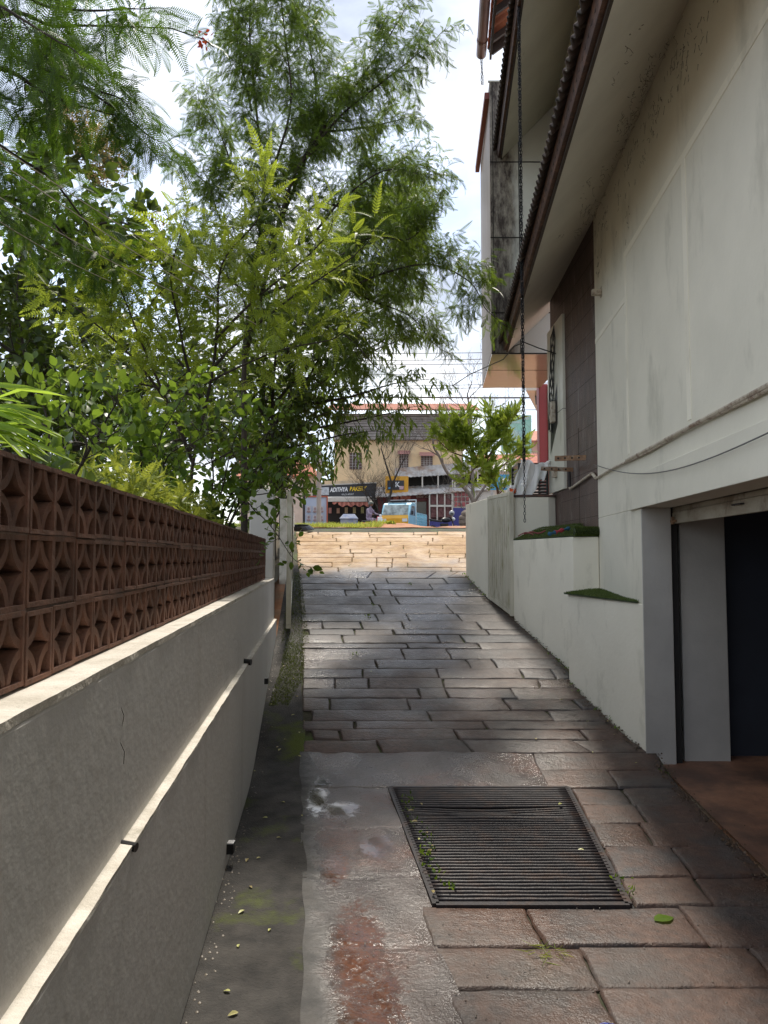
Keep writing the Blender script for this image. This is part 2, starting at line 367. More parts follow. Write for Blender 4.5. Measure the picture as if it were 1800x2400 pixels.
    bp = N('ShaderNodeBump'); bp.inputs['Distance'].default_value = .008; K(ma('SUBTRACT', .75, ma('MULTIPLY', wetall, .70)), bp.inputs['Strength']); K(ma('ADD', ma('ADD', nz_(38, 5), ma('MULTIPLY', nz_(110, 3), .55)), ma('MULTIPLY', nz_(12, 4), .5)), bp.inputs['Height']); K(bp.outputs['Normal'], b.inputs['Normal'])
    return m
M['cement'] = cementmat()

# ------------------------------------------------------------------ setting: ground
def strip_mesh(name, x0f, x1f, ys, zf, m, nx=1, **tags):
    b = MB(); rows = []
    for y in ys:
        rows.append([(x0f(y)+(x1f(y)-x0f(y))*i/nx, y) for i in range(nx+1)])
    for r in rows:
        for (x, y) in r: b.v.append((x, y, zf(x, y)))
    for j in range(len(rows)-1):
        for i in range(nx):
            a = j*(nx+1)+i; b.f.append((a, a+1, a+nx+2, a+nx+1)); b.mi.append(0)
    return b.build(name, m, origin='world', smooth=True, **tags)
def frange(a, b, s):
    n = max(1, int(round((b-a)/s))); return [a+(b-a)*i/n for i in range(n+1)]
ysg = [-12, -4]+frange(0, 20, .25)+[22, 25, 30, 35, 40, 60, 120, 300, 900]
strip_mesh('ground', lambda y: -500, lambda y: rwx(y, .098) if y < 11.4 else 2.6, ysg, lambda x, y: gz(y)-.035, M['redearth'], kind='structure')
strip_mesh('ground', lambda y: rwx(y, .098) if y < 11.4 else 2.6, lambda y: 500, ysg, lambda x, y: -.03 if y < 11.4 else gz(y)-.035, M['redearth'], kind='structure')
strip_mesh('driveway_bed', lambda y: lwx(y, .0), lambda y: rwx(y, .095) if y < 6.1 else rwx(y, .0) if y < 9.5 else 2.5, frange(-3, 16.9, .2), lambda x, y: gz(y)-.015, M['soil'], 8, kind='structure')
def XL(y): return .045-.119*y if y < 9.5 else -1.085-.135*(y-9.5)
strip_mesh('concrete_strip', lambda y: lwx(y, .003), lambda y: XL(y)+.015+.012*math.sin(y*2.3)+.006*math.sin(y*11), frange(-3, 12.5, .05), lambda x, y: gz(y)+.006, M['asphalt'], 3, kind='structure')
def road(x, y): return gz(y)-.02
strip_mesh('road', lambda y: -120, lambda y: 120, frange(26, 41, 1.5), lambda x, y: gz(y)-.012, mat('road_asphalt', (.09, .085, .08), (.06, .058, .055), 2, .8, .4, 20), 4, kind='structure')
# red earth bank at the crest
def bankz(x, y):
    k = math.exp(-((y-18.3)/1.1)**2)
    n = .5+.5*math.sin(x*2.1+1.3)*math.sin(x*.83+y*1.1)
    side = 1/(1+math.exp(-(x+.4)*2.2))
    return gz(y)-.004+k*(.07*n+.10*side*n+.02*math.sin(x*9+y*5))
strip_mesh('earth_bank', lambda y: -6, lambda y: 9, frange(16.8, 21, .12), bankz, M['redearth'], 90, kind='structure')
strip_mesh('garden_soil', lambda y: -60, lambda y: lwx(y, -.12), frange(-3, 26, .5), lambda x, y: max(1.32, gz(y)+.03), M['garden'], 8, kind='structure')
strip_mesh('side_yard', lambda y: rwx(y, .5), lambda y: 60, [11.5]+frange(12, 26, 1), lambda x, y: max(1.4, gz(y)+.03), M['redearth'], 4, kind='structure')

# paving
G = [at(917, 1842, 5.36), at(1318, 1834, 5.44), at(1451, 2089, 3.68), at(1025, 2116, 3.55)]
gl = lambda y: .05+(.26-.05)*(5.36-y)/(5.36-3.55)
gr = lambda y: 1.34+(1.19-1.34)*(5.44-y)/(5.44-3.68)
GY0, GY1 = 3.62, 5.40
def XR(y):
    if y < 6.02: return rwx(y, .085)
    pts = [(6.02, 2.135), (7.48, 1.887), (7.6, 1.99), (9.55, 1.70), (10.4, 1.52), (11.8, 1.36), (12.0, 1.62), (17.5, 2.5)]
    for (a, xa), (b_, xb) in zip(pts, pts[1:]):
        if y <= b_: return xa+(xb-xa)*(y-a)/(b_-a)
    return pts[-1][1]
def d_of(py):      # ground distance seen at photo row py
    lo_, hi = 1.5, 16.9
    for _ in range(50):
        m_ = (lo_+hi)/2
        if EYE+m_*(1303-py)/F*-1*-1 > gz(m_) if False else (EYE-m_*(py-1303)/F) > gz(m_): lo_ = m_
        else: hi = m_
    return lo_
c6 = [1190, 1122, 1066, 1022, 985, 940, 892, 848, 806, 766, 726, 680, 655, 622, 598, 565, 533, 493, 458, 430, 404, 378, 352, 332, 312, 292, 272, 254, 238, 222, 206, 192, 180]
rows = [1.0, 1.5, 1.95, 2.35, 2.68, 2.95, 3.26, GY0, 3.95, 4.35, 4.72, 5.05, GY1]
rows += [d_of(1150+.5425*c) for c in c6]
rows = sorted(rows)
sv, sf, st = [], [], []
def slab(y0, y1, xa0, xa1, xb0, xb1, h, tint, gap=.0045):
    """one stone: rows y0..y1; left edge xa0(at y0)->xa1(at y1), right edge xb0->xb1"""
    wdt = ((xb0+xb1)-(xa0+xa1))/2; dep = y1-y0
    if wdt < .05 or dep < .03: return
    nx = max(3, int(wdt/.09)); ny = max(3, int(dep/.07))
    us = [0, .007/wdt, .016/wdt]+[(.016+(wdt-.032)*i/nx)/wdt for i in range(1, nx)]+[1-.016/wdt, 1-.007/wdt, 1]
    vs_ = [0, .007/dep, .016/dep]+[(.016+(dep-.032)*i/ny)/dep for i in range(1, ny)]+[1-.016/dep, 1-.007/dep, 1]
    b = len(sv); nu = len(us); nv = len(vs_)
    jx = [random.uniform(-.007, .007) for _ in range(4)]; jy = [random.uniform(-.007, .007) for _ in range(4)]
    ph = random.uniform(0, 9); tl = random.uniform(-.02, .02); tk = random.uniform(-.012, .012)
    for j, v in enumerate(vs_):
        for i, u in enumerate(us):
            xl = xa0+(xa1-xa0)*v+gap; xr = xb0+(xb1-xb0)*v-gap
            x = xl+(xr-xl)*u; y = y0+gap+(dep-2*gap)*v
            cj = (1-u)*(1-v)*jx[0]+u*(1-v)*jx[1]+u*v*jx[2]+(1-u)*v*jx[3]
            dj = (1-u)*(1-v)*jy[0]+u*(1-v)*jy[1]+u*v*jy[2]+(1-u)*v*jy[3]
            edge = (i in (0, nu-1)) or (j in (0, nv-1))
            wx = .004*math.sin(y*23+ph)+.003*math.sin(y*51+ph*2) if i < 2 or i > nu-3 else 0
            wy = .004*math.sin(x*13+ph)+.003*math.sin(x*37+ph*2) if j < 2 or j > nv-3 else 0
            x += cj+wx; y += dj+wy
            z = gz(y)+h+tl*(u-.5)*.35+tk*(v-.5)+.0009*math.sin(x*31+ph)*math.sin(y*27+ph)+.001*math.sin(x*11+y*17+ph)
            if edge: z = gz(y)-.007
            elif i in (1, nu-2) or j in (1, nv-2): z -= .0022
            sv.append((x, y, z)); st.append(tint)
    for j in range(nv-1):
        for i in range(nu-1):
            a = b+j*nu+i; sf.append((a, a+1, a+nu+1, a+nu))
def split_row(y0, y1, fa, fb, lmin, lmax):
    x0 = fa((y0+y1)/2); x1 = fb((y0+y1)/2); cuts = [0]
    wdt = x1-x0; p = 0
    while True:
        p += random.uniform(lmin, lmax)
        if p > wdt-lmin*.6: break
        cuts.append(p/wdt)
    cuts.append(1)
    for a, c in zip(cuts, cuts[1:]):
        X = lambda t, y: fa(y)+(fb(y)-fa(y))*t
        slab(y0, y1, X(a, y0), X(a, y1), X(c, y0), X(c, y1), random.uniform(.006, .013), random.random())
for y0, y1 in zip(rows, rows[1:]):
    ym = (y0+y1)/2
    if ym < GY0: split_row(y0, y1, lambda y: XL(y)+.55 if y > 2.2 else XL(y), XR, .45, .95)
    elif ym < GY1:
        pass
        split_row(y0, y1, lambda y: gr(y)+.03, XR, .28, .55)
    elif ym < 6.05: split_row(y0, y1, lambda y: gl(5.4)+1.15, XR, .5, 1.2)
    else:
        lx = (lambda y: XL(y)+.01) if random.random() < .75 else (lambda y: XL(y)+.09)
        split_row(y0, y1, lx, lambda y: XR(y)-.01, .24, 1.25)
me = bpy.data.meshes.new('stone_paving'); me.from_pydata(sv, [], sf); me.materials.append(M['stone'])
a_ = me.attributes.new('tint', 'FLOAT', 'POINT'); a_.data.foreach_set('value', st)
me.polygons.foreach_set('use_smooth', [True]*len(me.polygons))
o = bpy.data.objects.new('stone_paving', me); COL.objects.link(o); tag(o, kind='structure')
# smooth wet cement around the grate
def groove(v, c, w=.009): return math.exp(-((v-c)/w)**2)
def cz(x, y):
    h = gz(y)+.009+.0042*math.sin(x*5+y*3)+.003*math.sin(x*11-y*7+2)+.0022*math.sin(x*23+y*13)+.0010*math.sin(x*17-y*19+1)
    g = sum(groove(y, c+.01*math.sin(x*6)) for c in (1.95, 2.68, 3.26, 3.95, 4.62, 5.40))
    xl = x-XL(y)
    if 3.95 < y < 4.62: g += groove(xl, .30)
    if 2.68 < y < 3.26: g += groove(xl, .36)
    if y > 5.4: g += groove(x, .62)+groove(x, -.2)
    return h-.007*min(1, g)
strip_mesh('cement_patch', lambda y: XL(y)-.01+.008*math.sin(y*4)+.005*math.sin(y*13), lambda y: (XL(y)+.585+.012*math.sin(y*7)) if y < GY0 else (gl(y)-.02 if y < GY1+.01 else gl(5.4)+1.16), frange(1.0, GY1, .02)+frange(GY1+.02, 6.02, .02), cz, M['cement'], 34, kind='structure')
def gp(px, py): d = EYE*F/(py-1303); return Vector(((px-900)/F*d, d, 0))
# garage floor
strip_mesh('garage_floor', lambda y: rwx(y, .10), lambda y: rwx(y, 6), frange(-3, 6.0, .3)+[6.3, 8, 13], lambda x, y: .012, M['garagefloor'], 6, kind='structure')

# ------------------------------------------------------------------ grate
gr_ = root('drain_grate', 'wide dark steel grate of bent bars set in the wet stone floor', 'drain grate', (.72, 4.5, 0))
b = MB(); z = .014
cn = [(gl(GY0), GY0), (gr(GY0), GY0), (gr(GY1), GY1), (gl(GY1), GY1)]
for (p, q) in zip(cn, cn[1:]+cn[:1]):
    b.beam((p[0], p[1], z-.012), (q[0], q[1], z-.012), .035, .04)
b.build('frame', M['steel'], gr_)
nb = 44
for i in range(nb):
    y = GY0+.03+(GY1-GY0-.06)*(i+.5)/nb
    pts = []
    bend = max(0, 1-abs(i-31)/5)*.045 + max(0, 1-abs(i-20)/4)*.012
    for k in range(15):
        t = k/14; x = gl(y)+(gr(y)-gl(y))*t
        pts.append((x, y+bend*(math.sin(t*math.pi*1.1)**2)*(1 if i < 31 else -.6)+.002*math.sin(k*2.1+i), z-.012*math.sin(t*math.pi)*(bend > .02)))
    m_ = MB()
    m_.tube(pts, .0115, 7)
    m_.build('bar', M['steel'], gr_, smooth=True)
b = MB(); b.box(gl(4.5)-.02, gr(4.5)+.02, GY0+.02, GY1-.02, -.034, -.012)
b.build('pit', mat('drain_pit', (.008, .007, .006), None, 3, .6), gr_)

# ------------------------------------------------------------------ left wall
Y0, Y1 = -2.2, 8.85
b = MB()
def wprism(bm, o0, o1, y0, y1, z0, z1, n=1):
    ys = frange(y0, y1, (y1-y0)/n)
    for a, c in zip(ys, ys[1:]):
        bm.prism([(lwx(a, o1), a), (lwx(a, o0), a), (lwx(c, o0), c), (lwx(c, o1), c)], z0, z1)
lw = root('retaining_wall', 'long pale grey plastered retaining wall with a narrow ledge, under the terracotta screen', 'wall', (lwx(3), 3, 0))
wprism(b, 0, -.30, Y0, Y1+.05, -.1, .925); b.build('lower_wall', M['wall'], lw, bevel=.008)
b = MB(); wprism(b, -.032, -.30, Y0, Y1, .926, 1.408); b.build('upper_wall', M['wall'], lw, bevel=.008)
def rough_strip(o0, o1, z, th, m, name, parent, y0=Y0, y1=Y1):
    b = MB(); ys = frange(y0, y1, .03); n = len(ys)
    for y in ys:
        j = .0012*math.sin(y*13)+.0008*math.sin(y*31+1)+random.uniform(-.0012, .0012)
        b.v += [(lwx(y, o0+j), y, z-th), (lwx(y, o0+j*.6), y, z), (lwx(y, o1), y, z+.002), (lwx(y, o1), y, z-th)]
    for i in range(n-1):
        for k in range(4):
            a = i*4+k; c = i*4+(k+1) % 4; b.f.append((a, c, c+4, a+4)); b.mi.append(0)
    b.f += [(3, 2, 1, 0), ((n-1)*4, (n-1)*4+1, (n-1)*4+2, (n-1)*4+3)]; b.mi += [0, 0]
    b.build(name, m, parent)
rough_strip(.0015, -.034, .934, .009, M['ledge'], 'ledge', lw, y1=Y1+.05)
rough_strip(-.0305, -.30, 1.426, .018, M['ledge'], 'sill', lw)
# hairline crack and weep holes
b = MB(); yc = 1.95; pts = []
for k in range(14):
    t = k/13; pts.append((lwx(yc+.01*math.sin(k*1.7), -.0335), yc+.018*math.sin(k*1.9)+t*.05, 1.40-t*.42))
b.tube(pts[:9], .0005, 4); b.build('crack', M['cobweb'], lw)
for yy_, zz in ((1.95, .90), (4.5, .935)):
    pass
def stub(loc, label, r=.018, ln=.06):
    b = MB(); p = Vector(loc); b.tube([p, p+Vector((ln, -.01, -.004))], r, 12); b.tube([p+Vector((ln*.4, 0, .0)), p+Vector((ln*.42, -.0, -.045))], [r*.8, .003], 8)
    return b.build('drain_stub', M['black'], label=label, cat='pipe')
stub((lwx(1.99, -.034), 1.99, .93), 'short black pipe stub poking through the ledge of the grey wall, nearer one', .012, .045)
stub((lwx(5.25, -.034), 5.25, .945), 'short black pipe stub on the wall ledge farther up, near the gate', .022, .055)
def spot(px, py, D, label, s=1):
    b = MB(); p = Vector((lwx(D, .0), D, zat(py, D))); b.box(p.x, p.x+.05*s, p.y-.03*s, p.y+.03*s, p.z-.045*s, p.z+.03*s)
    r_ = root('wall_lamp', label, 'wall lamp', p)
    b.build('housing', M['black'], r_, bevel=.004)
    c = MB(); c.box(p.x+.004, p.x+.054*s, p.y-.032*s, p.y+.032*s, p.z+.031*s, p.z+.038*s); c.build('cap', mat('white_cap', (.6, .6, .6), None, 5, .4), r_)
spot(550, 1985, 4.1, 'small black box lamp low on the grey wall, nearer the camera', .75)
spot(632, 1595, 6.9, 'small black box lamp low on the grey wall, farther along near the moss', .7)

# terracotta jali blocks
b = MB(); s = .1535; zb = 1.430; hh = .158; o_f = -.116; dep = .10
nrm = Vector((1, .0924, 0)).normalized(); dr = Vector((-.0924, 1, 0)).normalized()
base0 = Vector((lwx(.75, o_f), .75, 0))
ncol = 51
arc = [(math.cos(a), math.sin(a)) for a in [R(90)*k/7 for k in range(8)]]
def quadbox(o, pts_out, front, back):
    # pts_out: list of 2D pts polygon (u,w) -> prism between front & back offsets along nrm
    vs = [o+dr*p[0]+Vector((0, 0, p[1]))+nrm*front for p in pts_out]+[o+dr*p[0]+Vector((0, 0, p[1]))+nrm*back for p in pts_out]
    n = len(pts_out)
    b.add(vs, [tuple(range(n)), tuple(range(2*n-1, n-1, -1))]+[(i, n+i, n+(i+1) % n, (i+1) % n) for i in range(n)])
for c in range(ncol):
    for r_ in range(3):
        jt = [random.uniform(-.002, .002) for _ in range(3)]
        o = base0+dr*(c*s+jt[0])+Vector((0, 0, zb+r_*hh+jt[1]))+nrm*jt[2]
        g = .0025; w0, w1, h0, h1 = g, s-g, g, hh-g; t = .0105
        f0, bk = 0, -dep
        quadbox(o, [(w0, h0), (w1, h0), (w1, h0+t), (w0, h0+t)], f0, bk)
        quadbox(o, [(w0, h1-t), (w1, h1-t), (w1, h1), (w0, h1)], f0, bk)
        quadbox(o, [(w0, h0+t), (w0+t, h0+t), (w0+t, h1-t), (w0, h1-t)], f0-.0005, bk)
        quadbox(o, [(w1-t, h0+t), (w1, h0+t), (w1, h1-t), (w1-t, h1-t)], f0-.0005, bk)
        hx = (w1-w0)/2; hz = (h1-h0)/2
        for sx, cx in ((1, w0), (-1, w1)):
            for sz, cz_ in ((1, h0), (-1, h1)):
                ro, ri = 1.02, .77
                rw = random.uniform(-.006, .006)
                for k in range(7):
                    a0, a1 = arc[k], arc[k+1]
                    P_ = [(cx+sx*a0[0]*hx*ri, cz_+sz*a0[1]*hz*ri), (cx+sx*a0[0]*hx*ro, cz_+sz*a0[1]*hz*ro), (cx+sx*a1[0]*hx*ro, cz_+sz*a1[1]*hz*ro), (cx+sx*a1[0]*hx*ri, cz_+sz*a1[1]*hz*ri)]
                    if sx*sz < 0: P_ = P_[::-1]
                    quadbox(o, P_, f0-.004+rw*.3, bk+.006)
sc = root('breeze_block_screen', 'three rows of openwork terracotta blocks standing on the grey retaining wall', 'screen wall', base0+dr*3+Vector((0, 0, zb)))
b.build('blocks', M['terra'], sc)
for r_ in (1, 2):
    b = MB()
    for c in range(ncol):
        p0 = base0+dr*(c*s)+Vector((0, 0, zb+r_*hh-.004)); j = random.uniform(-.003, .003)
        p1 = p0+dr*(s+.001)
        b.hexa([p0+nrm*(-.004+j), p1+nrm*(-.004+j), p1+nrm*-.07, p0+nrm*-.07]+[q+Vector((0, 0, .008)) for q in (p0+nrm*(-.004+j), p1+nrm*(-.004+j), p1+nrm*-.07, p0+nrm*-.07)])
    b.build('mortar', M['mortar'], sc)

# left gate pillar, gate leaf, far boundary wall
b = MB(); wprism(b, -.045, -.34, 8.87, 9.2, gz(8.9)-.3, 2.52)
gpil = b.build('gate_pillar', M['wall'], bevel=.01, label='pale plastered pillar at the far end of the terracotta screen', cat='pillar')
lg = root('gate_leaf', 'tall cream metal gate leaf folded back against the left wall', 'gate', (lwx(10, .12), 10, gz(10)))
b = MB()
def gl_p(y, off, z): return (lwx(y, off), y, z)
b.prism([(lwx(9.0, .11), 9.0), (lwx(9.0, .17), 9.0), (lwx(9.06, .17), 9.06), (lwx(9.06, .11), 9.06)], gz(9)+.05, 2.50)
b.prism([(lwx(11.2, .06), 11.2), (lwx(11.2, .12), 11.2), (lwx(11.26, .12), 11.26), (lwx(11.26, .06), 11.26)], gz(11.2)+.05, 2.50)
b.beam(gl_p(9.0, .14, 2.48), gl_p(11.26, .09, 2.48), .05, .05); b.beam(gl_p(9.0, .14, gz(9)+.09), gl_p(11.26, .09, gz(11.2)+.09), .05, .05)
b.build('frame', M['gate'], lg)
b = MB()
for k in range(52):
    y = 9.06+2.14*k/52; y2 = 9.06+2.14*(k+1)/52; off = .14-.05*(k/52)+(.008 if k % 2 else -.008)
    b.prism([(lwx(y, off-.003), y), (lwx(y, off+.003), y), (lwx(y2, off+.003), y2), (lwx(y2, off-.003), y2)], lambda p: gz(p[1])+.09, 2.47)
b.build('ribbed_panel', mat('cream_sheet', (.36, .34, .28), (.28, .26, .2), 5, .5), lg)
b = MB(); ys = frange(11.4, 15.6, .7)
for a, c in zip(ys, ys[1:]): b.prism([(lwx(a, -.1), a), (lwx(a, 0), a), (lwx(c, 0), c), (lwx(c, -.1), c)], lambda p: gz(p[1])-.1, lambda p: 2.60)
b.build('boundary_wall', M['ledge'], label='low sunlit white wall beyond the left gate leaf', cat='wall')

# ------------------------------------------------------------------ right building
RB = root('white_building', 'tall off-white building with two overhanging tiled eaves above a basement garage', 'building', (rwx(4, .3), 4, 0))
b = MB()
def rprism(bm, o0, o1, y0, y1, z0, z1):
    bm.prism([(rwx(y0, o0), y0), (rwx(y0, o1), y0), (rwx(y1, o1), y1), (rwx(y1, o0), y1)], z0, z1)
ZC = 5.33; GAR0, GAR1 = -.5, 6.02
rprism(b, 0, .25, -4, 7.70, 2.10, ZC+.3)
rprism(b, 0, .25, 6.02, 7.70, -.1, 2.10)
rprism(b, 0, .25, -4, GAR0, -.1, 2.10)
b.build('wall', M['white'], RB, bevel=.006)
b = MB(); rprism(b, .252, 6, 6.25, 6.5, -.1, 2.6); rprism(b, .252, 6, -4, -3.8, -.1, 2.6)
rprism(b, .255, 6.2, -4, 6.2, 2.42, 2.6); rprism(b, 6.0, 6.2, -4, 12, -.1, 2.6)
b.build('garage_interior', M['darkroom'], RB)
# beyond-pier recess so the garage reads deep
b = MB(); rprism(b, .252, .30, 6.03, 6.09, 0, 2.09); b.build('shutter_guide', M['seam'], RB)
b = MB(); rprism(b, .34, .72, 6.09, 6.24, 0, 2.4); b.build('garage_pier', M['graypaint'], RB, bevel=.006)
b = MB(); rprism(b, .001, .24, 6.0, 6.018, 0.0, 2.095); b.build('garage_jamb', M['graypaint'], RB)
b = MB(); rprism(b, -.025, -.001, -4, 6.32, 2.095, 2.38); b.build('lintel_band', M['white'], RB, bevel=.004)
sh = MB()
rprism(sh, .26, .285, GAR0, 6.02, 1.965, 2.06)
for k in range(3): rprism(sh, .265+.004*k, .28, GAR0, 6.02, 2.062+.04*k, 2.098+.04*k)
SH = sh.build('roller_shutter', M['gshutter'], RB, bevel=.004, label='rolled-up stained metal shutter')
h_ = MB(); yh = 4.62; h_.tube([(rwx(yh, .255), yh-.06, 2.03), (rwx(yh, .235), yh-.06, 2.03), (rwx(yh, .235), yh+.06, 2.03), (rwx(yh, .255), yh+.06, 2.03)], .006, 6); h_.build('handle', M['steel'], SH)
h_ = MB(); rprism(h_, .235, .258, 5.9, 6.0, 1.975, 1.995); rprism(h_, .23, .25, 5.93, 5.96, 1.96, 2.02); h_.build('latch', M['rust'], SH)
# plaster bands
b = MB()
rprism(b, -.004, .0, 0.0, 6.34, 4.37, 4.43); rprism(b, -.0042, .0, 6.34, 6.40, 2.6, 4.43); rprism(b, -.0042, .0, 4.72, 4.80, 2.6, 4.37)
rprism(b, -.0042, .0, 6.40, 7.69, 3.98, 4.03)
b.build('plaster_band', M['whiteL'], RB)
# cobweb streaks on wall and soffit
b = MB(); random.seed(11)
cl_ = [(random.uniform(2.4, 7.6), random.gauss(0, .17)) for _ in range(85)]
for k in range(640):
    c_ = random.choice(cl_); y = c_[0]+random.gauss(0, .12); t = c_[1]+random.gauss(0, .05)
    if t > 0: p = Vector((rwx(y, -.004), y, ZC-.10-abs(t)*1.5))
    else:
        q = min(.6, abs(t)*1.4); p = Vector((rwx(y, -.02-q*.75), y, ZC-.04-q*.62))
    if y > 7.6: continue
    pts = [p]; d = Vector((0, random.uniform(-.6, .6), random.uniform(-1, .2)))
    for j in range(4):
        nx_ = pts[-1]+d*random.uniform(.006, .022); 
        if t > 0: nx_.x = rwx(nx_.y, -.004)
        else: nx_.x += random.uniform(-.02, .012)
        d = (d+Vector((0, random.uniform(-.7, .7), random.uniform(-.7, .7)))).normalized(); pts.append(nx_)
    b.tube(pts, [random.uniform(.0008, .0035)]+[random.uniform(.0006, .0018) for _ in range(4)], 3)
b.build('cobweb', M['cobweb'], RB, kind='stuff')

def eave(zo, xo_off, tile_dx, name_sfx, y0, y1, depth_in, zin):
    """sloping soffit + fascia + corrugated tile edge, outer line x = base+.086y"""
    X = lambda y, o=0: .917+.086*y+xo_off+o
    b = MB()
    # soffit: from outer edge up to the wall
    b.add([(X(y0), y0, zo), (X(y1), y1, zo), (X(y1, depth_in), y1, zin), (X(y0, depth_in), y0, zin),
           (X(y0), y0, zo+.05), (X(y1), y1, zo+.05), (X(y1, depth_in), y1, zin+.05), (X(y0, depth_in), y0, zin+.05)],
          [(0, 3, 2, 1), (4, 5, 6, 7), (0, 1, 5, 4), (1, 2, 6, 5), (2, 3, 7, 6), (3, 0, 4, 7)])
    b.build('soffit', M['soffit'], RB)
    b = MB(); b.hexa([(X(y0, -.022), y0, zo-.018), (X(y0, -.002), y0, zo-.018), (X(y1, -.002), y1, zo-.018), (X(y1, -.022), y1, zo-.018),
                      (X(y0, -.022), y0, zo+.10), (X(y0, -.002), y0, zo+.10), (X(y1, -.002), y1, zo+.10), (X(y1, -.022), y1, zo+.10)])
    b.build('fascia_trim', M['wood'], RB)
    b = MB(); b.hexa([(X(y0, -.055), y0, zo+.012), (X(y0, -.024), y0, zo+.012), (X(y1, -.024), y1, zo+.012), (X(y1, -.055), y1, zo+.012),
                      (X(y0, -.075), y0, zo+.12), (X(y0, -.04), y0, zo+.12), (X(y1, -.04), y1, zo+.12), (X(y1, -.075), y1, zo+.12)])
    fb = b.build('fascia_board', M['fascia'], RB)
    b = MB(); b.tube([(X(y, -.062), y, zo+.055+.016*abs(math.sin(y*math.pi/.10))) for y in frange(y0, y1, .02)], .004, 4)
    b.build('bead', M['seam'], fb)
    # corrugated roof
    b = MB(); lam = .10; ny = int((y1-y0)/lam*8); prof = [(-.135, .125), (-.06, .19), (.5, .78), (depth_in+.1, depth_in*1.05+.25)]
    for i in range(ny+1):
        y = y0+(y1-y0)*i/ny; ph = 2*math.pi*y/lam; w = .020*math.sin(ph)
        ex = .010*math.sin(ph)
        for (dx, dz) in prof: b.v.append((X(y, dx-(ex if dx < -.1 else 0)), y, zo+dz+w))
    np_ = len(prof)
    for i in range(ny):
        for k in range(np_-1):
            a = i*np_+k; b.f.append((a, a+1, a+np_+1, a+np_)); b.mi.append(0)
    o = b.build('roof_sheet', M['roof'], RB, smooth=True)
    md = o.modifiers.new('s', 'SOLIDIFY'); md.thickness = .013; md.offset = 0
    b = MB(); b.add([(X(y0, -.05), y0, zo+.125), (X(y1, -.05), y1, zo+.125), (X(y1, -.10), y1, zo+.11), (X(y0, -.10), y0, zo+.11)], [(0, 1, 2, 3)])
YE0, YE1 = -3.5, 10.48
eave(4.70, 0, 0, 'lower', YE0, YE1, .76, 5.42)
eave(7.62, -.06, 0, 'upper', YE0, YE1, .84, 8.50)
b = MB(); b.prism([(rwx(YE0, .16), YE0), (rwx(YE0, .4), YE0), (rwx(YE1, .16), YE1), (rwx(YE1, -.02), YE1)][:2]+[(rwx(YE1, .4), YE1), (rwx(YE1, .02), YE1)], 5.6, 8.6)
b.build('upper_wall', M['white'], RB)
# top roof with open rafters, gutter
b = MB(); Xt = lambda y, o=0: .66+.086*y+o
ZT = 9.30; YT = 10.62
rt = MB(); ny = int((YT+3.5)/.10*6)
for i in range(ny+1):
    y = -3.5+(YT+3.5)*i/ny; w = .022*math.sin(2*math.pi*y/.17)
    for dx, dz in ((0, .12), (.5, .5), (1.1, .95)): rt.v.append((Xt(y, dx), y, ZT+dz+w))
for i in range(ny):
    for k in range(2):
        a = i*3+k; rt.f.append((a, a+1, a+4, a+3)); rt.mi.append(0)
o = rt.build('top_roof', M['rooft'], RB, smooth=True); md = o.modifiers.new('s', 'SOLIDIFY'); md.thickness = .02
b = MB(); y = -3.4
while y < YT:
    b.beam((Xt(y, .05), y, ZT+.07), (Xt(y, 1.1), y, ZT+.86), .05, .09); y += .55
b.beam((Xt(-3.5, .05), -3.5, ZT+.02), (Xt(YT, .05), YT, ZT+.02), .03, .14); b.beam((Xt(-3.5, .6), -3.5, ZT+.45), (Xt(YT, .6), YT, ZT+.45), .04, .05)
b.beam((Xt(YT-.03, .05), YT-.03, ZT+.06), (Xt(YT-.03, 1.1), YT-.03, ZT+.86), .04, .12)
b.build('rafter', M['wood'], RB)
b = MB()
for k in range(7):
    cx, cz_ = Xt(YT, .08+k*.13), ZT+.05+k*.10*.78
    b.tube([(cx+.045*math.cos(a), YT+.01, cz_+.03+.045*math.sin(a)) for a in [math.pi*q/6 for q in range(7)]], .012, 5)
b.build('verge_tile', M['roof'], RB)
b = MB(); b.tube([(Xt(-3.5, -.09), -3.5, ZT+.03), (Xt(YT, -.09), YT, ZT+.03)], .075, 14)
G_ = b.build('gutter', M['gutter'], RB, smooth=True)
for y in (8.9, 10.3): b = MB(); b.tube([(Xt(y, -.09), y-.02, ZT+.03), (Xt(y, -.09), y+.02, ZT+.03)], .082, 14); b.build('gutter_joint', M['gutter'], G_)

# tiled panel wall (brown), beyond the white wall
b = MB(); TX = 2.285
b.box(TX, TX+.3, 7.72, 9.80, 1.35, 6.2)
tp = b.build('brown_tile_panel', M['tilepanel'], RB)
b = MB(); z = 1.62; k = 0
while z < 5.9:
    b.box(TX-.0015, TX, 7.72, 9.3, z-.0018, z+.0018); k += 1
    z += .255
b.box(TX-.0027, TX, 8.45, 8.456, 1.4, 3.2)
b.build('tile_joint', M['seam'], tp)
# small wall bracket
b = MB(); p = Vector((rwx(7.35), 7.35, 4.42)); b.box(p.x-.006, p.x, p.y-.03, p.y+.03, p.z-.05, p.z+.06); b.box(p.x-.10, p.x-.006, p.y-.025, p.y+.025, p.z-.03, p.z+.03)
b.build('wall_bracket', M['pvc'], bevel=.004, label='stubby metal bracket sticking out high on the white wall', cat='bracket')
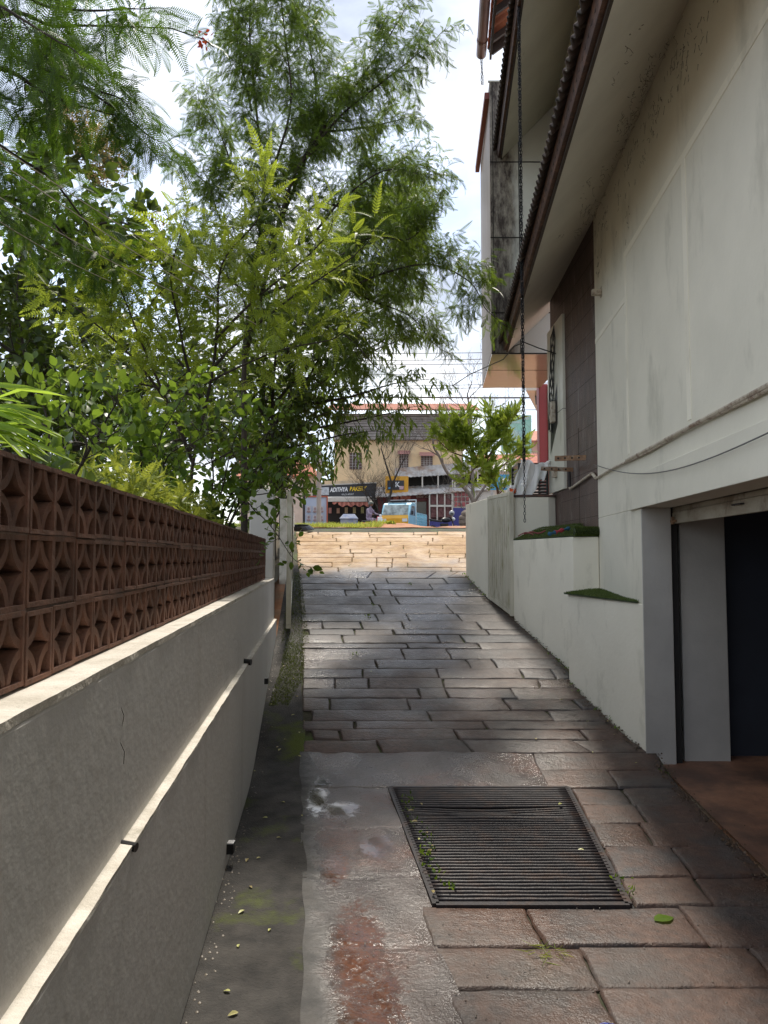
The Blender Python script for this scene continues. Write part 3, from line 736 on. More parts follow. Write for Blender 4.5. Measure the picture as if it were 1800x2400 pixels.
# conduit
b = MB(); zp = 2.53
pts = [(rwx(y, -.02), y, zp+.008*math.sin(y*3)) for y in frange(2.2, 7.70, .5)]
b.tube(pts, .011, 8)
b.tube([(rwx(7.70, -.02), 7.70, zp), (TX-.03, 7.80, zp+.055), (TX-.03, 7.86, zp+.06)], .018, 8)
b.tube([(TX-.03, 7.86, zp+.06), (TX-.03, 8.75, zp-.02), (TX-.03, 8.78, zp-.0)], .016, 8)
b.tube([(rwx(y, -.025), y, zp+.01) for y in (2.2, 5.3, 6.35)], .015, 8)
b.build('conduit_pipe', M['pvc'], label='cream conduit pipe running along the white wall above the garage', cat='pipe')
b = MB(); b.tube([(TX-.03, 8.78, zp-.02), (TX-.03, 8.78, zp+.24)], .018, 8); b.build('down_pipe', M['steel'], label='short upright grey pipe on the brown tiles below the rusty bracket', cat='pipe')
# AC bracket
ab = root('steel_bracket', 'rusty slotted steel wall bracket fixed to the brown tile panel', 'bracket', (2.1, 8.3, 2.75))
def plate(name, a, c, w, h, holes=True):
    m_ = MB(); m_.beam(a, c, w, h); q = m_.build(name, M['rust'], ab, bevel=.003)
    if holes:
        a = Vector(a); c = Vector(c)
        for t in (.2, .42, .64, .86):
            hm = MB(); p = a.lerp(c, t); hm.tube([p+Vector((-.012, -w/2-.004, 0)), p+Vector((-.012, -w/2-.0005, 0))], .011, 10)
            hm.build('hole', M['seam'], q)
plate('arm', (2.245, 8.0, 2.79), (1.93, 8.15, 2.80), .01, .06)
plate('arm', (2.24, 8.55, 2.72), (1.86, 8.55, 2.735), .01, .05)
plate('upright', (2.27, 8.0, 3.10), (2.27, 8.0, 2.58), .03, .035, False)
plate('upright', (2.27, 8.55, 3.05), (2.27, 8.55, 2.50), .03, .035, False)

# clad pier + sign box
def boxmat():
    m = mat('composite_panel_mildewed', (.72, .72, .67), (.64, .64, .59), 1.2, .4); t = m.node_tree; N = t.nodes.new; K = t.links.new
    b = t.nodes['Principled BSDF']; src = b.inputs['Base Color'].links[0].from_socket
    g = N('ShaderNodeNewGeometry'); sx = N('ShaderNodeSeparateXYZ'); K(g.outputs['Position'], sx.inputs[0])
    def nz_(sc, st, rg=.65):
        q = N('ShaderNodeMapping'); q.inputs['Scale'].default_value = st; K(g.outputs['Position'], q.inputs['Vector'])
        n = N('ShaderNodeTexNoise'); n.inputs['Scale'].default_value = sc; n.inputs['Detail'].default_value = 9; n.inputs['Roughness'].default_value = rg; K(q.outputs['Vector'], n.inputs['Vector']); return n.outputs['Fac']
    a = N('ShaderNodeMath'); a.operation = 'MULTIPLY_ADD'; K(nz_(3.2, (1, 1, .35)), a.inputs[0]); a.inputs[1].default_value = -.55; K(sx.outputs['X'], a.inputs[2])
    r = N('ShaderNodeMapRange'); r.interpolation_type = 'SMOOTHSTEP'; r.inputs[1].default_value = BX0+.16; r.inputs[2].default_value = BX0-.02; K(a.outputs[0], r.inputs[0])
    c = N('ShaderNodeValToRGB'); c.color_ramp.elements[0].position = .40; c.color_ramp.elements[1].position = .64; c.color_ramp.elements[0].color = (.055, .038, .033, 1); c.color_ramp.elements[1].color = (.40, .36, .30, 1); K(nz_(7, (1.6, 1.6, .5), .75), c.inputs['Fac'])
    x = N('ShaderNodeMix'); x.data_type = 'RGBA'; K(r.outputs[0], x.inputs[0]); K(src, x.inputs[6]); K(c.outputs['Color'], x.inputs[7]); K(x.outputs[2], b.inputs['Base Color']); b.inputs['Roughness'].default_value = .6
    return m
CB = root('clad_signage_block', 'tall composite-panel signage block jutting out above the far gate, stained dark with mildew', 'building', (2.1, 11.3, gz(11)))
BX0, BX1, BY0, BY1, BZ0, BZ1 = xat(1157, 10.5), 2.75, 10.5, 12.62, zat(828, 10.5), zat(192, 10.5)
BXF = xat(1134, 12.62)
b = MB(); b.prism([(BX0, BY0), (BX1, BY0), (BX1, BY1), (BXF, BY1)], BZ0+.004, BZ1); b.build('box', boxmat(), CB)
b = MB(); b.prism([(BX0-.003, BY0), (BX0-.001, BY0), (BXF-.001, BY1), (BXF-.003, BY1)], BZ0+.02, BZ1-.25); b.build('sign_face', M['signface'], CB)
b = MB()
for zz in (zat(380, 10.5), zat(557, 10.5), zat(733, 10.5)): b.box(BX0-.004, BX1, BY0-.007, BY0-.0035, zz-.008, zz+.008)
b.box(BX0+.035, BX0+.045, BY0-.007, BY0-.0035, BZ0, BZ1)
xx = xat(1226, 10.5); b.box(xx-.006, xx+.006, BY0-.0072, BY0-.0036, BZ0, BZ1)
b.box(BX0-.006, BX1, BY0-.01, BY0-.003, BZ0-.012, BZ0+.004)
b.build('panel_joint', M['seam'], CB)
b = MB(); b.prism([(BX0, BY0), (BX1, BY0), (BX1, BY1), (BXF, BY1)], BZ0-.018, BZ0-.001); b.build('underside', M['copper'], CB)
b = MB(); ym = 11.4; b.box(BX0+.03, BX1, ym-.005, ym+.005, BZ0-.021, BZ0-.0185); b.build('underside_joint', M['seam'], CB)
b = MB(); b.beam((BX0-.035, BY0+.02, BZ1-.20), (BXF-.06, BY1, BZ1-.20), .07, .10)
b.build('frame_rail', M['redframe'], CB)
b = MB(); b.box(BX0-.02, BX0+.16, BY0-.006, BY0+.02, BZ1+.0, BZ1+.02); b.build('cap', M['acp'], CB)
# pier
b = MB(); PX0 = 2.25; nseg = 14; prof = [(PX0, 9.02), (PX0+.058, 9.02), (PX0+.058, 9.85), (PX0, 9.85)]
zb_ = zat(1145, 9.02)
b.prism(prof, zb_, zat(826, 9.02)+.5); b.build('pier', M['acp'], CB, bevel=.004)
b = MB(); b.box(PX0-.002, PX0+.06, 9.017, 9.85, 3.55, 3.556)
b.build('pier_joint', M['seam'], CB)
b = MB(); b.tube([(PX0-.002, 9.35, 3.9), (PX0-.002, 9.5, 3.25)], .001, 3)
b.add([(PX0-.003, 9.30, 3.95), (PX0-.003, 9.30, 3.42), (PX0-.003, 9.72, 3.06), (PX0-.003, 9.68, 3.5)], [(0, 1, 2, 3)]); b.build('service_opening', M['black'], CB)
eb = MB(); eb.box(PX0-.05, PX0-.004, 9.36, 9.48, 2.72, 2.86); eb.build('socket_box', M['pvc'], label='small beige socket box on the clad pier', cat='socket box', bevel=.004)
jb = MB(); jb.box(PX0-.06, PX0-.008, 9.38, 9.5, 3.45, 3.72); jb.build('junction_box', M['pvc'], label='open beige junction box with loose cables inside the pier opening', cat='junction box', bevel=.004)
b = MB(); random.seed(3)
for k in range(7):
    p0 = Vector((PX0-.02, 9.35, 4.72-random.random()*.05)); pts = [p0]
    for j in range(1, 9): pts.append(Vector((PX0-.03-.03*math.sin(j*.9+k), 9.35+.03*j+.015*math.sin(j*2+k), 4.72-j*.17+.02*math.sin(k+j))))
    b.tube(pts, .006, 5)
b.tube([at(1060, 905, 12.5), at(1100, 878, 12), at(1180, 842, 10.3), at(1205, 812, 9.9), at(1228, 802, 9.5), at(1260, 815, 9.4), at(1300, 828, 9.35), at(1318, 836, 9.3)], .008, 5)
b.build('cable_bundle', M['cable'], label='black cables drooping from under the eave into the clad pier', cat='cable')
RCX = xat(1268, 12.6)
b = MB(); b.box(RCX, xat(1289, 12.6), 12.6, 12.8, gz(12.6), BZ0+.05); b.build('red_column', M['red'], CB, bevel=.01)
b = MB(); b.box(xat(1290, 12.55), xat(1296, 12.55), 12.56, 12.75, gz(12.6), BZ0+.02); b.build('edge_strip', M['acp'], CB)
b = MB(); b.prism([(xat(1237, 14), 14), (3.6, 14), (3.6, 16), (xat(1262, 16), 16)], zat(915, 14.), zat(915, 14)+.1); b.build('canopy', M['copper'], CB)
b = MB(); b.tube([at(1260, 925, 14.5), at(1262, 948, 14.5)], .06, 10); b.build('tube_lamp', mat('grey_lamp', (.16, .16, .17), None, 4, .4), label='grey cylinder lamp hanging under the far canopy', cat='lamp')

# ------------------------------------------------------------------ planters, terrace, gate on the right
A0 = (2.135, 6.019); A1 = (1.887, 7.48); T1 = 1.307
b = MB(); b.prism([A0, (rwx(7.6, -.002), 7.6), (1.95, 7.6), A1][::1], lambda p: gz(p[1])-.15, T1)
pl1 = b.build('planter_wall', M['whiteL'], bevel=.012, label='low white masonry planter beside the garage, topped with green turf', cat='planter')
B0 = (2.0, 7.72); B1 = (1.697, 9.55); T2 = 1.905
b = MB(); b.prism([B0, (rwx(7.68, -.004), 7.68), (2.283, 7.72), (2.283, 9.60), B1], lambda p: gz(p[1])-.15, T2)
pl2 = b.build('planter_wall', M['whiteL'], bevel=.012, label='taller white masonry planter between the low planter and the metal gate', cat='planter')
b = MB(); n = 12; poly = [(1.66, 9.62), (2.30, 9.5), (2.36, 9.6)]
T3 = zat(1165, 9.6)
poly = [(1.70, 9.62)]+[(1.70+.56*t, 9.62-.05*math.sin(t*math.pi*.5)) for t in (.5, .85)]+[(2.284, 9.62), (2.284, 11.4), (1.62, 11.4)]
b.prism(poly, 1.0, T3); b.build('terrace_block', M['whiteL'], bevel=.015, label='white masonry block behind the metal gate, carrying the plastic-covered crate', cat='wall')
b = MB(); b.prism([(1.72, 9.60), (2.27, 9.56), (2.27, 9.75), (1.73, 9.75)], T3+.003, T3+.03); b.build('ledge_board', M['fascia'], label='thin brown board along the top of the white masonry block', cat='board')
# gate pillar wall and metal gate
ZG = 2.545
b = MB(); b.prism([(1.33, 11.8), (1.33+.14, 11.85), (1.62, 10.42), (1.50, 10.40)], lambda p: gz(p[1])-.1, ZG-.01)
b.build('gate_side_wall', M['whiteL'], bevel=.01, label='smooth off-white wall between the ribbed gate and the road', cat='wall')
rg = root('gate_leaf', 'ribbed pale metal gate standing open against the right-hand wall', 'gate', (1.6, 10, gz(10)))
ga, gb = Vector((1.50, 10.36, 0)), Vector((1.685, 9.56, 0))
b = MB(); dg = (gb-ga).normalized(); pn = Vector((-dg.y, dg.x, 0)) if False else Vector((dg.y, -dg.x, 0))
def gpt(t, off, z): p = ga.lerp(gb, t)+pn*off; return Vector((p.x, p.y, z))
for t, w in ((0.02, .05), (.985, .06)):
    p = ga.lerp(gb, t); b.beam((p.x, p.y, gz(p.y)+.03), (p.x, p.y, ZG+.0), w, w, up=(1, 0, 0))
b.beam(gpt(0, 0, ZG-.02), gpt(1, 0, ZG-.02), .05, .05); b.beam(gpt(0, 0, gz(ga.y)+.07), gpt(1, 0, gz(gb.y)+.07), .05, .06)
b.build('frame', M['gate'], rg, bevel=.004)
b = MB(); nr = 10
for k in range(nr):
    for (u0, u1, o0, o1) in ((0, .42, .0, .0), (.42, .5, 0, .03), (.5, .92, .03, .03), (.92, 1, .03, 0)):
        t0 = .04+.9*(k+u0)/nr; t1 = .04+.9*(k+u1)/nr
        b.add([gpt(t0, o0, gz(ga.lerp(gb, t0).y)+.1), gpt(t1, o1, gz(ga.lerp(gb, t1).y)+.1), gpt(t1, o1, ZG-.05), gpt(t0, o0, ZG-.05)], [(0, 1, 2, 3)])
b.build('ribbed_panel', M['gate'], rg)
b = MB(); b.tube([gpt(1.01, -.03, 1.75), gpt(1.03, -.05, 1.72), gpt(1.03, -.05, 1.60), gpt(1.01, -.03, 1.57)], .008, 6); b.build('latch', M['steel'], rg)

# chains
def chain(name, top, bottom, strands, r, label, spread=.02, link=.035):
    b = MB(); top = Vector(top); bottom = Vector(bottom); Ln = (top-bottom).length; n = int(Ln/link)
    for s_ in range(strands):
        ph = s_*2*math.pi/max(1, strands)
        for i in range(n):
            t = i/n; p = top.lerp(bottom, t); sp = spread
            a = ph+t*Ln*9
            c = p+Vector((math.cos(a)*sp, math.sin(a)*sp, 0)); tw = (i+s_) % 2
            dx = Vector((.009, 0, 0)) if tw else Vector((0, .009, 0))
            dx.rotate(Quaternion((0, 0, 1), random.uniform(-.6, .6)))
            q = Vector((0, 0, link*.62))
            ring = [c-q, c-q*.5+dx, c+q*.5+dx, c+q, c+q*.5-dx, c-q*.5-dx, c-q]
            b.tube(ring, r, 4, cap=False)
    return b.build(name, M['chain'], label=label, cat='chain')
random.seed(5)
cx_ = xat(1231, 7.5); 
zk = zat(1085, 7.5)
CH = root('rain_strand', 'long black rain chain hanging from the roof gutter in front of the eaves', 'chain', (cx_, 7.5, zat(1228, 7.5)))
def chain_part(name, top, bottom, strands, r, spread):
    o = chain(name, top, bottom, strands, r, None, spread); o.pop('category', None)
    o.location = Vector(o.location)-Vector(CH.location); o.parent = CH
chain_part('twisted_links', (cx_, 7.5, 9.3), (cx_, 7.5, zk), 4, .0036, .009)
chain_part('tail_links', (cx_, 7.5, zk+.02), (cx_, 7.5, zat(1228, 7.5)), 1, .004, .0)
chain('rain_strand', (Xt(YT, -.09), YT-.02, ZT-.04), (Xt(YT, -.09)+.01, YT-.02, BZ1+.0), 2, .004, 'rain water dripping from the end of the top roof gutter, built as a thin chain', .012, .045)  # gutter drip water, modelled with chain links

# thin cable from bracket over the garage
b = MB(); a0 = at(1388, 1090, 7.7); a1 = at(1800, 1038, 3.6); pts = []
for k in range(25):
    t = k/24; y = 7.65+(3.0-7.65)*t; zz = a0.z+(2.28-a0.z)*t-.20*math.sin(math.pi*t)*(.9)
    pts.append((rwx(y, -.05), y, zz+.04*t))
b.tube(pts, .0045, 5); b.build('hanging_cable', M['wire'], label='thin grey cable sagging across the white wall over the garage opening', cat='cable')

# plastic-covered crate, black crate, bag
cr_ = root('storage_crate', 'black plastic crate half covered, on the white masonry block', 'crate', (1.98, 9.95, T3))
b = MB(); b.box(1.83, 2.22, 9.8, 10.3, T3+.033, T3+.06)
for k in range(8): b.box(1.83, 2.22, 9.8, 9.815, T3+.07+k*.045, T3+.095+k*.045); b.box(2.205, 2.22, 9.8, 10.3, T3+.07+k*.045, T3+.095+k*.045); b.box(1.83, 1.845, 9.8, 10.3, T3+.07+k*.045, T3+.095+k*.045)
for x, y in ((1.82, 9.79), (2.2, 9.79), (1.82, 10.28), (2.2, 10.28)): b.box(x, x+.03, y, y+.03, T3+.033, T3+.46)
b.build('crate_body', M['black'], cr_)
b = MB(); b.box(1.82, 2.23, 9.79, 10.31, T3+.46, T3+.48); b.build('lid', M['black'], cr_)
# draped sheet
b = MB(); nx, ny = 34, 26; x0, x1 = xat(1205, 9.7), xat(1310, 9.7)
random.seed(2)
for j in range(ny+1):
    v = j/ny
    for i in range(nx+1):
        u = i/nx; x = x0+.12+(x1-x0-.14)*u
        if v < .35: y = 10.34-.56*(v/.35); z = T3+.50+.03*math.sin(u*7+1)+.015*math.sin(u*19+v*8)
        else:
            w = (v-.35)/.65; drop = .50 if u < .42 else max(.10, .5-(u-.42)*1.25+.10*math.sin(u*20))
            drop = drop if not .36 < u < .46 else .5
            x = x-(1-u)*.16*w*(1 if u < .5 else .3)+.012*math.sin(w*9+u*30)
            y = 9.76-.05*math.sin(w*math.pi*.6)-.028*math.sin(u*26+w*2)-.012*math.sin(u*55); z = T3+.50+.03*math.sin(u*7+1)-drop*w
        b.v.append((x, y, z))
for j in range(ny):
    for i in range(nx): a = j*(nx+1)+i; b.f.append((a, a+1, a+nx+2, a+nx+1)); b.mi.append(0)
b.build('plastic_sheet', M['plastic'], smooth=True, label='crumpled translucent white plastic sheet draped over the black crate', cat='plastic sheet')
b = MB(); p = at(1200, 1150, 9.75); bg_ = root('plastic_bag', 'small crumpled white plastic bag with orange print beside the sheet', 'bag', (p.x, p.y, T3+.03))
nu, nv = 14, 10
for j in range(nv+1):
    th = math.pi*j/nv
    for i in range(nu):
        a = 2*math.pi*i/nu; rr = 1+.16*math.sin(a*3+j)+.12*math.sin(a*5+j*2)
        b.v.append((p.x+.07*rr*math.sin(th)*math.cos(a), p.y+.05*rr*math.sin(th)*math.sin(a), T3+.09+.065*rr*math.cos(th)))
for j in range(nv):
    for i in range(nu): i2 = (i+1) % nu; b.f.append((j*nu+i, (j+1)*nu+i, (j+1)*nu+i2, j*nu+i2)); b.mi.append(1 if (i in (9, 10, 11) and 2 < j < 8) else 0)
b.build('bag_skin', [mat('white_film', (.7, .7, .7), None, 5, .3), mat('orange_print', (.7, .12, .03), None, 5, .4)], bg_)

# ------------------------------------------------------------------ numpy instancing for leaves
def leaf_ovate(Ln, Wd, fold=.12, droop=.12):
    v = [(0, 0, 0), (0, .5*Ln, -.02*Ln), (0, Ln, -droop*Ln), (-.36*Wd, .2*Ln, fold*Wd*.6), (-.5*Wd, .5*Ln, fold*Wd), (-.28*Wd, .8*Ln, fold*Wd*.4-droop*.5*Ln),
         (.36*Wd, .2*Ln, fold*Wd*.6), (.5*Wd, .5*Ln, fold*Wd), (.28*Wd, .8*Ln, fold*Wd*.4-droop*.5*Ln)]
    f = [(0, 1, 4, 3), (1, 2, 5, 4), (0, 6, 7, 1), (1, 7, 8, 2)]
    return v, f
def leaf_pinnate(n, Ln, l, w, droop=.3, ang=65, up=.1, terminal=True, taper=True, tw=.25):
    v = []; f = []
    def rp(t): return Vector((0, Ln*t*(1-.12*droop*t), -droop*Ln*t*t))
    N = 5
    for i in range(N+1):
        p = rp(i/N); v += [(-.0022, p.y, p.z), (.0022, p.y, p.z)]
    for i in range(N): f.append((2*i, 2*i+1, 2*i+3, 2*i+2))
    for k in range(n):
        t = .12+.86*k/(n-1); p = rp(t); sc_ = (math.sin(math.pi*(.18+.72*t)) if taper else 1)
        for sd_ in (-1, 1):
            a = R(ang-18*t); d = Vector((sd_*math.sin(a), math.cos(a), up-.35*droop)); d.normalize()
            d2 = Vector((0, 1, 0))-d*d.y; d2.normalize(); d2 = (d2+Vector((0, 0, tw*sd_))).normalized()
            b0 = len(v); L_ = l*sc_
            v += [tuple(p), tuple(p+d*L_*.45+d2*w*.5), tuple(p+d*L_+Vector((0, 0, -.08*L_))), tuple(p+d*L_*.45-d2*w*.5)]
            f.append((b0, b0+1, b0+2, b0+3) if sd_ < 0 else (b0, b0+3, b0+2, b0+1))
    if terminal:
        p = rp(1); b0 = len(v); v += [tuple(p), (w*.5, p.y+l*.4, p.z-.02), (0, p.y+l*.9, p.z-.05*1), (-w*.5, p.y+l*.4, p.z-.02)]; f.append((b0, b0+1, b0+2, b0+3))
    return v, f
def inst(name, tmpl, pos, dirs, nrm_, scale, tint, mat_, parent):
    tv = np.array(tmpl[0]); tf = tmpl[1]; m = len(pos); nv = len(tv)
    pos = np.asarray(pos); y = np.asarray(dirs, float); y /= np.linalg.norm(y, axis=1)[:, None]+1e-9
    z = np.asarray(nrm_, float); x = np.cross(y, z); x /= np.linalg.norm(x, axis=1)[:, None]+1e-9; z = np.cross(x, y)
    sc_ = np.asarray(scale)[:, None, None]
    V = (tv[None, :, 0:1]*x[:, None, :]+tv[None, :, 1:2]*y[:, None, :]+tv[None, :, 2:3]*z[:, None, :])*sc_+pos[:, None, :]
    V = V.reshape(-1, 3)-np.array(parent_off(parent))[None] if parent is not None else V.reshape(-1, 3)
    lt = np.array([len(f) for f in tf]); li = np.concatenate([np.array(f) for f in tf])
    LI = (li[None, :]+(np.arange(m)*nv)[:, None]).ravel(); LT = np.tile(lt, m); LS = np.concatenate([[0], np.cumsum(LT)[:-1]])
    me = bpy.data.meshes.new(name); me.vertices.add(m*nv); me.vertices.foreach_set('co', V.ravel())
    me.loops.add(len(LI)); me.loops.foreach_set('vertex_index', LI.astype(np.int32))
    me.polygons.add(len(LT)); me.polygons.foreach_set('loop_start', LS.astype(np.int32)); me.polygons.foreach_set('loop_total', LT.astype(np.int32))
    me.update(calc_edges=True); me.validate()
    at2 = me.attributes.new('tint', 'FLOAT', 'POINT'); at2.data.foreach_set('value', np.repeat(np.asarray(tint, float), nv))
    me.materials.append(mat_); o = bpy.data.objects.new(name, me); COL.objects.link(o)
    if parent is not None: o.parent = parent
    return o
def catmull(P, n=6):
    P = [Vector(p) for p in P]; out_ = []
    for i in range(len(P)-1):
        p0, p1, p2, p3 = P[max(i-1, 0)], P[i], P[i+1], P[min(i+2, len(P)-1)]
        for k in range(n):
            t = k/n; out_.append(.5*((2*p1)+(p2-p0)*t+(2*p0-5*p1+4*p2-p3)*t*t+(3*p1-p0-3*p2+p3)*t**3))
    out_.append(P[-1]); return out_
def rv(): 
    v = Vector(rng.normal(size=3)); return v.normalized()
def grow(limbs, r0, d2, len2, n3, len3, sp, up2=.25, droop=0., start=.25, r_end=.006, wig=.25, ok=None):
    """returns wood MB and leaf sites (pos, dir). limbs: world point lists"""
    wood = MB(); sites = []
    def twig(p, d, ln, r, level):
        pts = [p.copy()]; n = 5; dd = d.copy()
        for i in range(n):
            dd = (dd+rv()*wig+Vector((0, 0, up2*.3-droop*(i/n)))).normalized(); pts.append(pts[-1]+dd*ln/n)
        wood.tube(pts, [r*(1-.8*i/n) for i in range(n+1)], 4 if level > 1 else 5, cap=False)
        if level == 1:
            for k in range(n3):
                t = (k+.6)/n3; i = min(n-1, int(t*n)); q = pts[i].lerp(pts[i+1], t*n-i) if t < 1 else pts[-1]
                sd_ = rv(); dv = (pts[i+1]-pts[i]).normalized(); sd_ = (sd_-dv*sd_.dot(dv)).normalized()
                twig(q, (dv*.7+sd_*.9+Vector((0, 0, .1))).normalized(), len3*rng.uniform(.6, 1.25)*(1-.3*t), r*.45, 2)
        m = max(1, int(ln/sp))
        for k in range(m):
            t = (k+.5+.4*rng.uniform(-1, 1))/m
            if level == 1 and t < .3: continue
            i = min(n-1, int(t*n)); q = pts[i].lerp(pts[i+1], min(1, max(0, t*n-i))); dv = (pts[i+1]-pts[i]).normalized()
            sd_ = rv(); sd_ = (sd_-dv*sd_.dot(dv)).normalized()
            sites.append((q, (dv*.6+sd_*.9).normalized()))
        sites.append((pts[-1], dd))
    for li, lim in enumerate(limbs):
        P = catmull(lim[0] if isinstance(lim, tuple) else lim, 5); lr = lim[1] if isinstance(lim, tuple) else r0
        Ls = [0]
        for a, c in zip(P, P[1:]): Ls.append(Ls[-1]+(c-a).length)
        T = Ls[-1]; wood.tube(P, [lr+(r_end-lr)*(l/T)**.8 for l in Ls], 8, cap=False)
        st_ = lim[2] if isinstance(lim, tuple) and len(lim) > 2 else start
        n = int(T*d2*(1-st_))
        for k in range(n):
            l = T*(st_+(1-st_)*(k+rng.uniform(0, 1))/max(1, n))
            i = max(j for j in range(len(Ls)-1) if Ls[j] <= l+1e-9); q = P[i].lerp(P[i+1], (l-Ls[i])/max(1e-6, Ls[i+1]-Ls[i])); dv = (P[i+1]-P[i]).normalized()
            sd_ = rv(); sd_ = (sd_-dv*sd_.dot(dv)).normalized()
            twig(q, (dv*.45+sd_+Vector((0, 0, up2))).normalized(), len2*rng.uniform(.6, 1.2)*(1-.35*l/T), max(.003, (lr+(r_end-lr)*(l/T)**.8)*.4), 1)
        twig(P[-1], (P[-1]-P[-2]).normalized(), len2*.8, r_end, 1)
    return wood, sites
def foliage(name, sites, tmpl, m, parent, ldroop=.3, flat=.5, smin=.75, smax=1.2, keep=1., tpow=1.):
    P = np.array([s_[0] for s_ in sites]); D_ = np.array([s_[1] for s_ in sites]); n = len(P)
    if keep < 1: k = rng.random(n) < keep; P, D_ = P[k], D_[k]; n = len(P)
    D_ = D_+np.array([0, 0, -ldroop])+rng.normal(size=(n, 3))*.18
    N_ = np.array([0, 0, 1.])*flat+rng.normal(size=(n, 3))*(1-flat)
    return inst(name, tmpl, P, D_, N_, rng.uniform(smin, smax, n), rng.random(n)**tpow, m, parent)
def tree(name, label, base, limbs, tmpl, m, bark, cat='tree', group=None, fol=None, leafname='crown', **kw):
    r_ = root(name, label, cat, base, group)
    wood, sites = grow(limbs, **kw); wood.build('trunk' if cat == 'tree' else 'stem', bark, r_, smooth=True)
    foliage(leafname, sites, tmpl, m, r_, **(fol or {}))
    return r_, sites
A = at
gtop = 1.32
FEATHER = leaf_pinnate(14, .19, .036, .0085, .5, 62, 0, False, True, .35)
FLAME = leaf_pinnate(17, .30, .068, .0095, .40, 72, 0, False, True, .2)
PINN = leaf_pinnate(10, .26, .052, .020, .30, 62, .12, True, True, .3)
PINNW = leaf_pinnate(8, .25, .075, .034, .15, 55, .1, True, True, .5)

# tall feathery tree ------------------------------------------------
rng = np.random.default_rng(21)
g1 = A(575, 1190, 10); g1.z = gtop
t1 = [
 ([g1, A(572, 1000, 10), A(575, 800, 10), A(600, 620, 10), A(618, 450, 10), A(600, 250, 10), A(585, 60, 10), A(600, -120, 10)], .055, .35),
 ([A(575, 830, 10), A(625, 640, 9.9), A(660, 500, 9.8), A(700, 390, 9.7), A(760, 300, 9.6), A(870, 150, 9.5), A(940, 40, 9.4)], .045, .2),
 ([A(640, 560, 9.9), A(690, 440, 10.2), A(730, 330, 10.4), A(740, 200, 10.5), A(720, 60, 10.6), A(740, -60, 10.6)], .03, .2),
 ([A(700, 390, 9.7), A(800, 270, 9.5), A(900, 190, 9.4), A(1000, 110, 9.3)], .022, .2),
 ([A(600, 620, 10), A(720, 560, 9.8), A(800, 470, 9.6), A(900, 400, 9.5), A(990, 410, 9.4)], .028, .2),
 ([A(590, 700, 10), A(740, 640, 9.6), A(860, 560, 9.5), A(960, 560, 9.3), A(1010, 500, 9.3)], .028, .25),
 ([A(590, 760, 10), A(760, 700, 9.8), A(900, 640, 9.6), A(1010, 620, 9.5), A(1100, 660, 9.4), A(1135, 720, 9.4)], .028, .3),
 ([A(610, 520, 10), A(550, 400, 10.2), A(510, 300, 10.4), A(470, 240, 10.5)], .02, .2),
 ([A(600, 620, 10), A(520, 520, 10), A(490, 440, 10), A(450, 400, 10)], .02, .2),
 ([A(590, 260, 10), A(560, 120, 10.2), A(540, 0, 10.3)], .016, .1),
 ([A(590, 700, 10), A(500, 620, 10.3), A(460, 590, 10.4), A(440, 540, 10.4)], .02, .2),
 ([A(620, 450, 10), A(680, 260, 9.6), A(670, 100, 9.5), A(650, -60, 9.5)], .022, .2),
 ([A(750, 310, 9.6), A(850, 300, 9.9), A(940, 280, 10)], .018, .1),
 ([A(780, 480, 9.6), A(880, 500, 10.1), A(980, 480, 10.4)], .018, .1),
 ([A(760, 650, 9.8), A(860, 700, 10.2), A(960, 740, 10.2), A(1010, 800, 10.2)], .018, .2),
 ([A(760, 700, 9.8), A(840, 560, 11), A(900, 480, 12.2), A(960, 400, 13)], .024, .2),  # this limb and the next reach deep, added to shade the ramp
 ([A(900, 640, 9.6), A(940, 600, 11), A(960, 560, 12.6), A(980, 500, 13.4)], .02, .2),
 ([A(660, -20, 9.5), Vector((-.3, 8.6, 9.3)), Vector((.1, 7.6, 9.5)), Vector((.2, 6.6, 9.6)), Vector((.3, 5.8, 9.6))], .03, .5),  # unseen limb above the frame, added to shade the near ground
 ([A(600, 800, 10), A(700, 760, 9.2), A(800, 780, 9), A(880, 860, 9)], .02, .2),
]
tree('feathery_tree', 'tall slender tree with fine feathery leaves rising in the middle of the view', g1, t1, FEATHER, M['leafG'], M['bark'],
     r0=.03, d2=13, len2=.52, n3=5, len3=.28, sp=.036, up2=.3, droop=.25, fol=dict(ldroop=.75, flat=.5, smin=.6, smax=1.1))

# flame tree at the top left ----------------------------------------
g2 = Vector((-5.2, 4.5, gtop))
t2 = [
 ([g2, Vector((-4.6, 4.9, 3.2)), A(-260, 420, 5.4), A(-60, 60, 5.5), A(30, 130, 5.6), A(110, 165, 5.8), A(190, 200, 6), A(270, 225, 6)], .07, .5),
 ([A(-260, 420, 5.4), A(-200, -200, 5.2), A(60, -10, 5.2), A(140, 18, 5.3), A(220, 25, 5.4), A(300, 20, 5.5)], .04, .35),
 ([A(-60, 60, 5.5), A(40, 30, 5.8), A(120, 60, 6.1), A(200, 60, 6.2), A(300, 62, 6.2)], .025, .25),
 ([A(-100, 200, 5.5), A(0, 160, 5.6), A(100, 215, 5.8), A(160, 240, 5.9), A(230, 260, 6)], .03, .2),
 ([A(-260, 420, 5.4), A(-100, 300, 6.2), A(60, 380, 6.4), A(130, 430, 6.5), A(200, 520, 6.6), A(270, 600, 6.7)], .03, .3),
 ([A(-160, 480, 6), A(0, 460, 6.6), A(100, 500, 6.8), A(160, 560, 6.9), A(230, 610, 7)], .03, .3),
 ([A(190, 200, 6), A(290, 270, 6.2), A(350, 320, 6.3)], .012, .3),
 ([A(-100, -50, 5), A(60, 50, 4.8), A(140, 100, 4.8)], .02, .3),
]
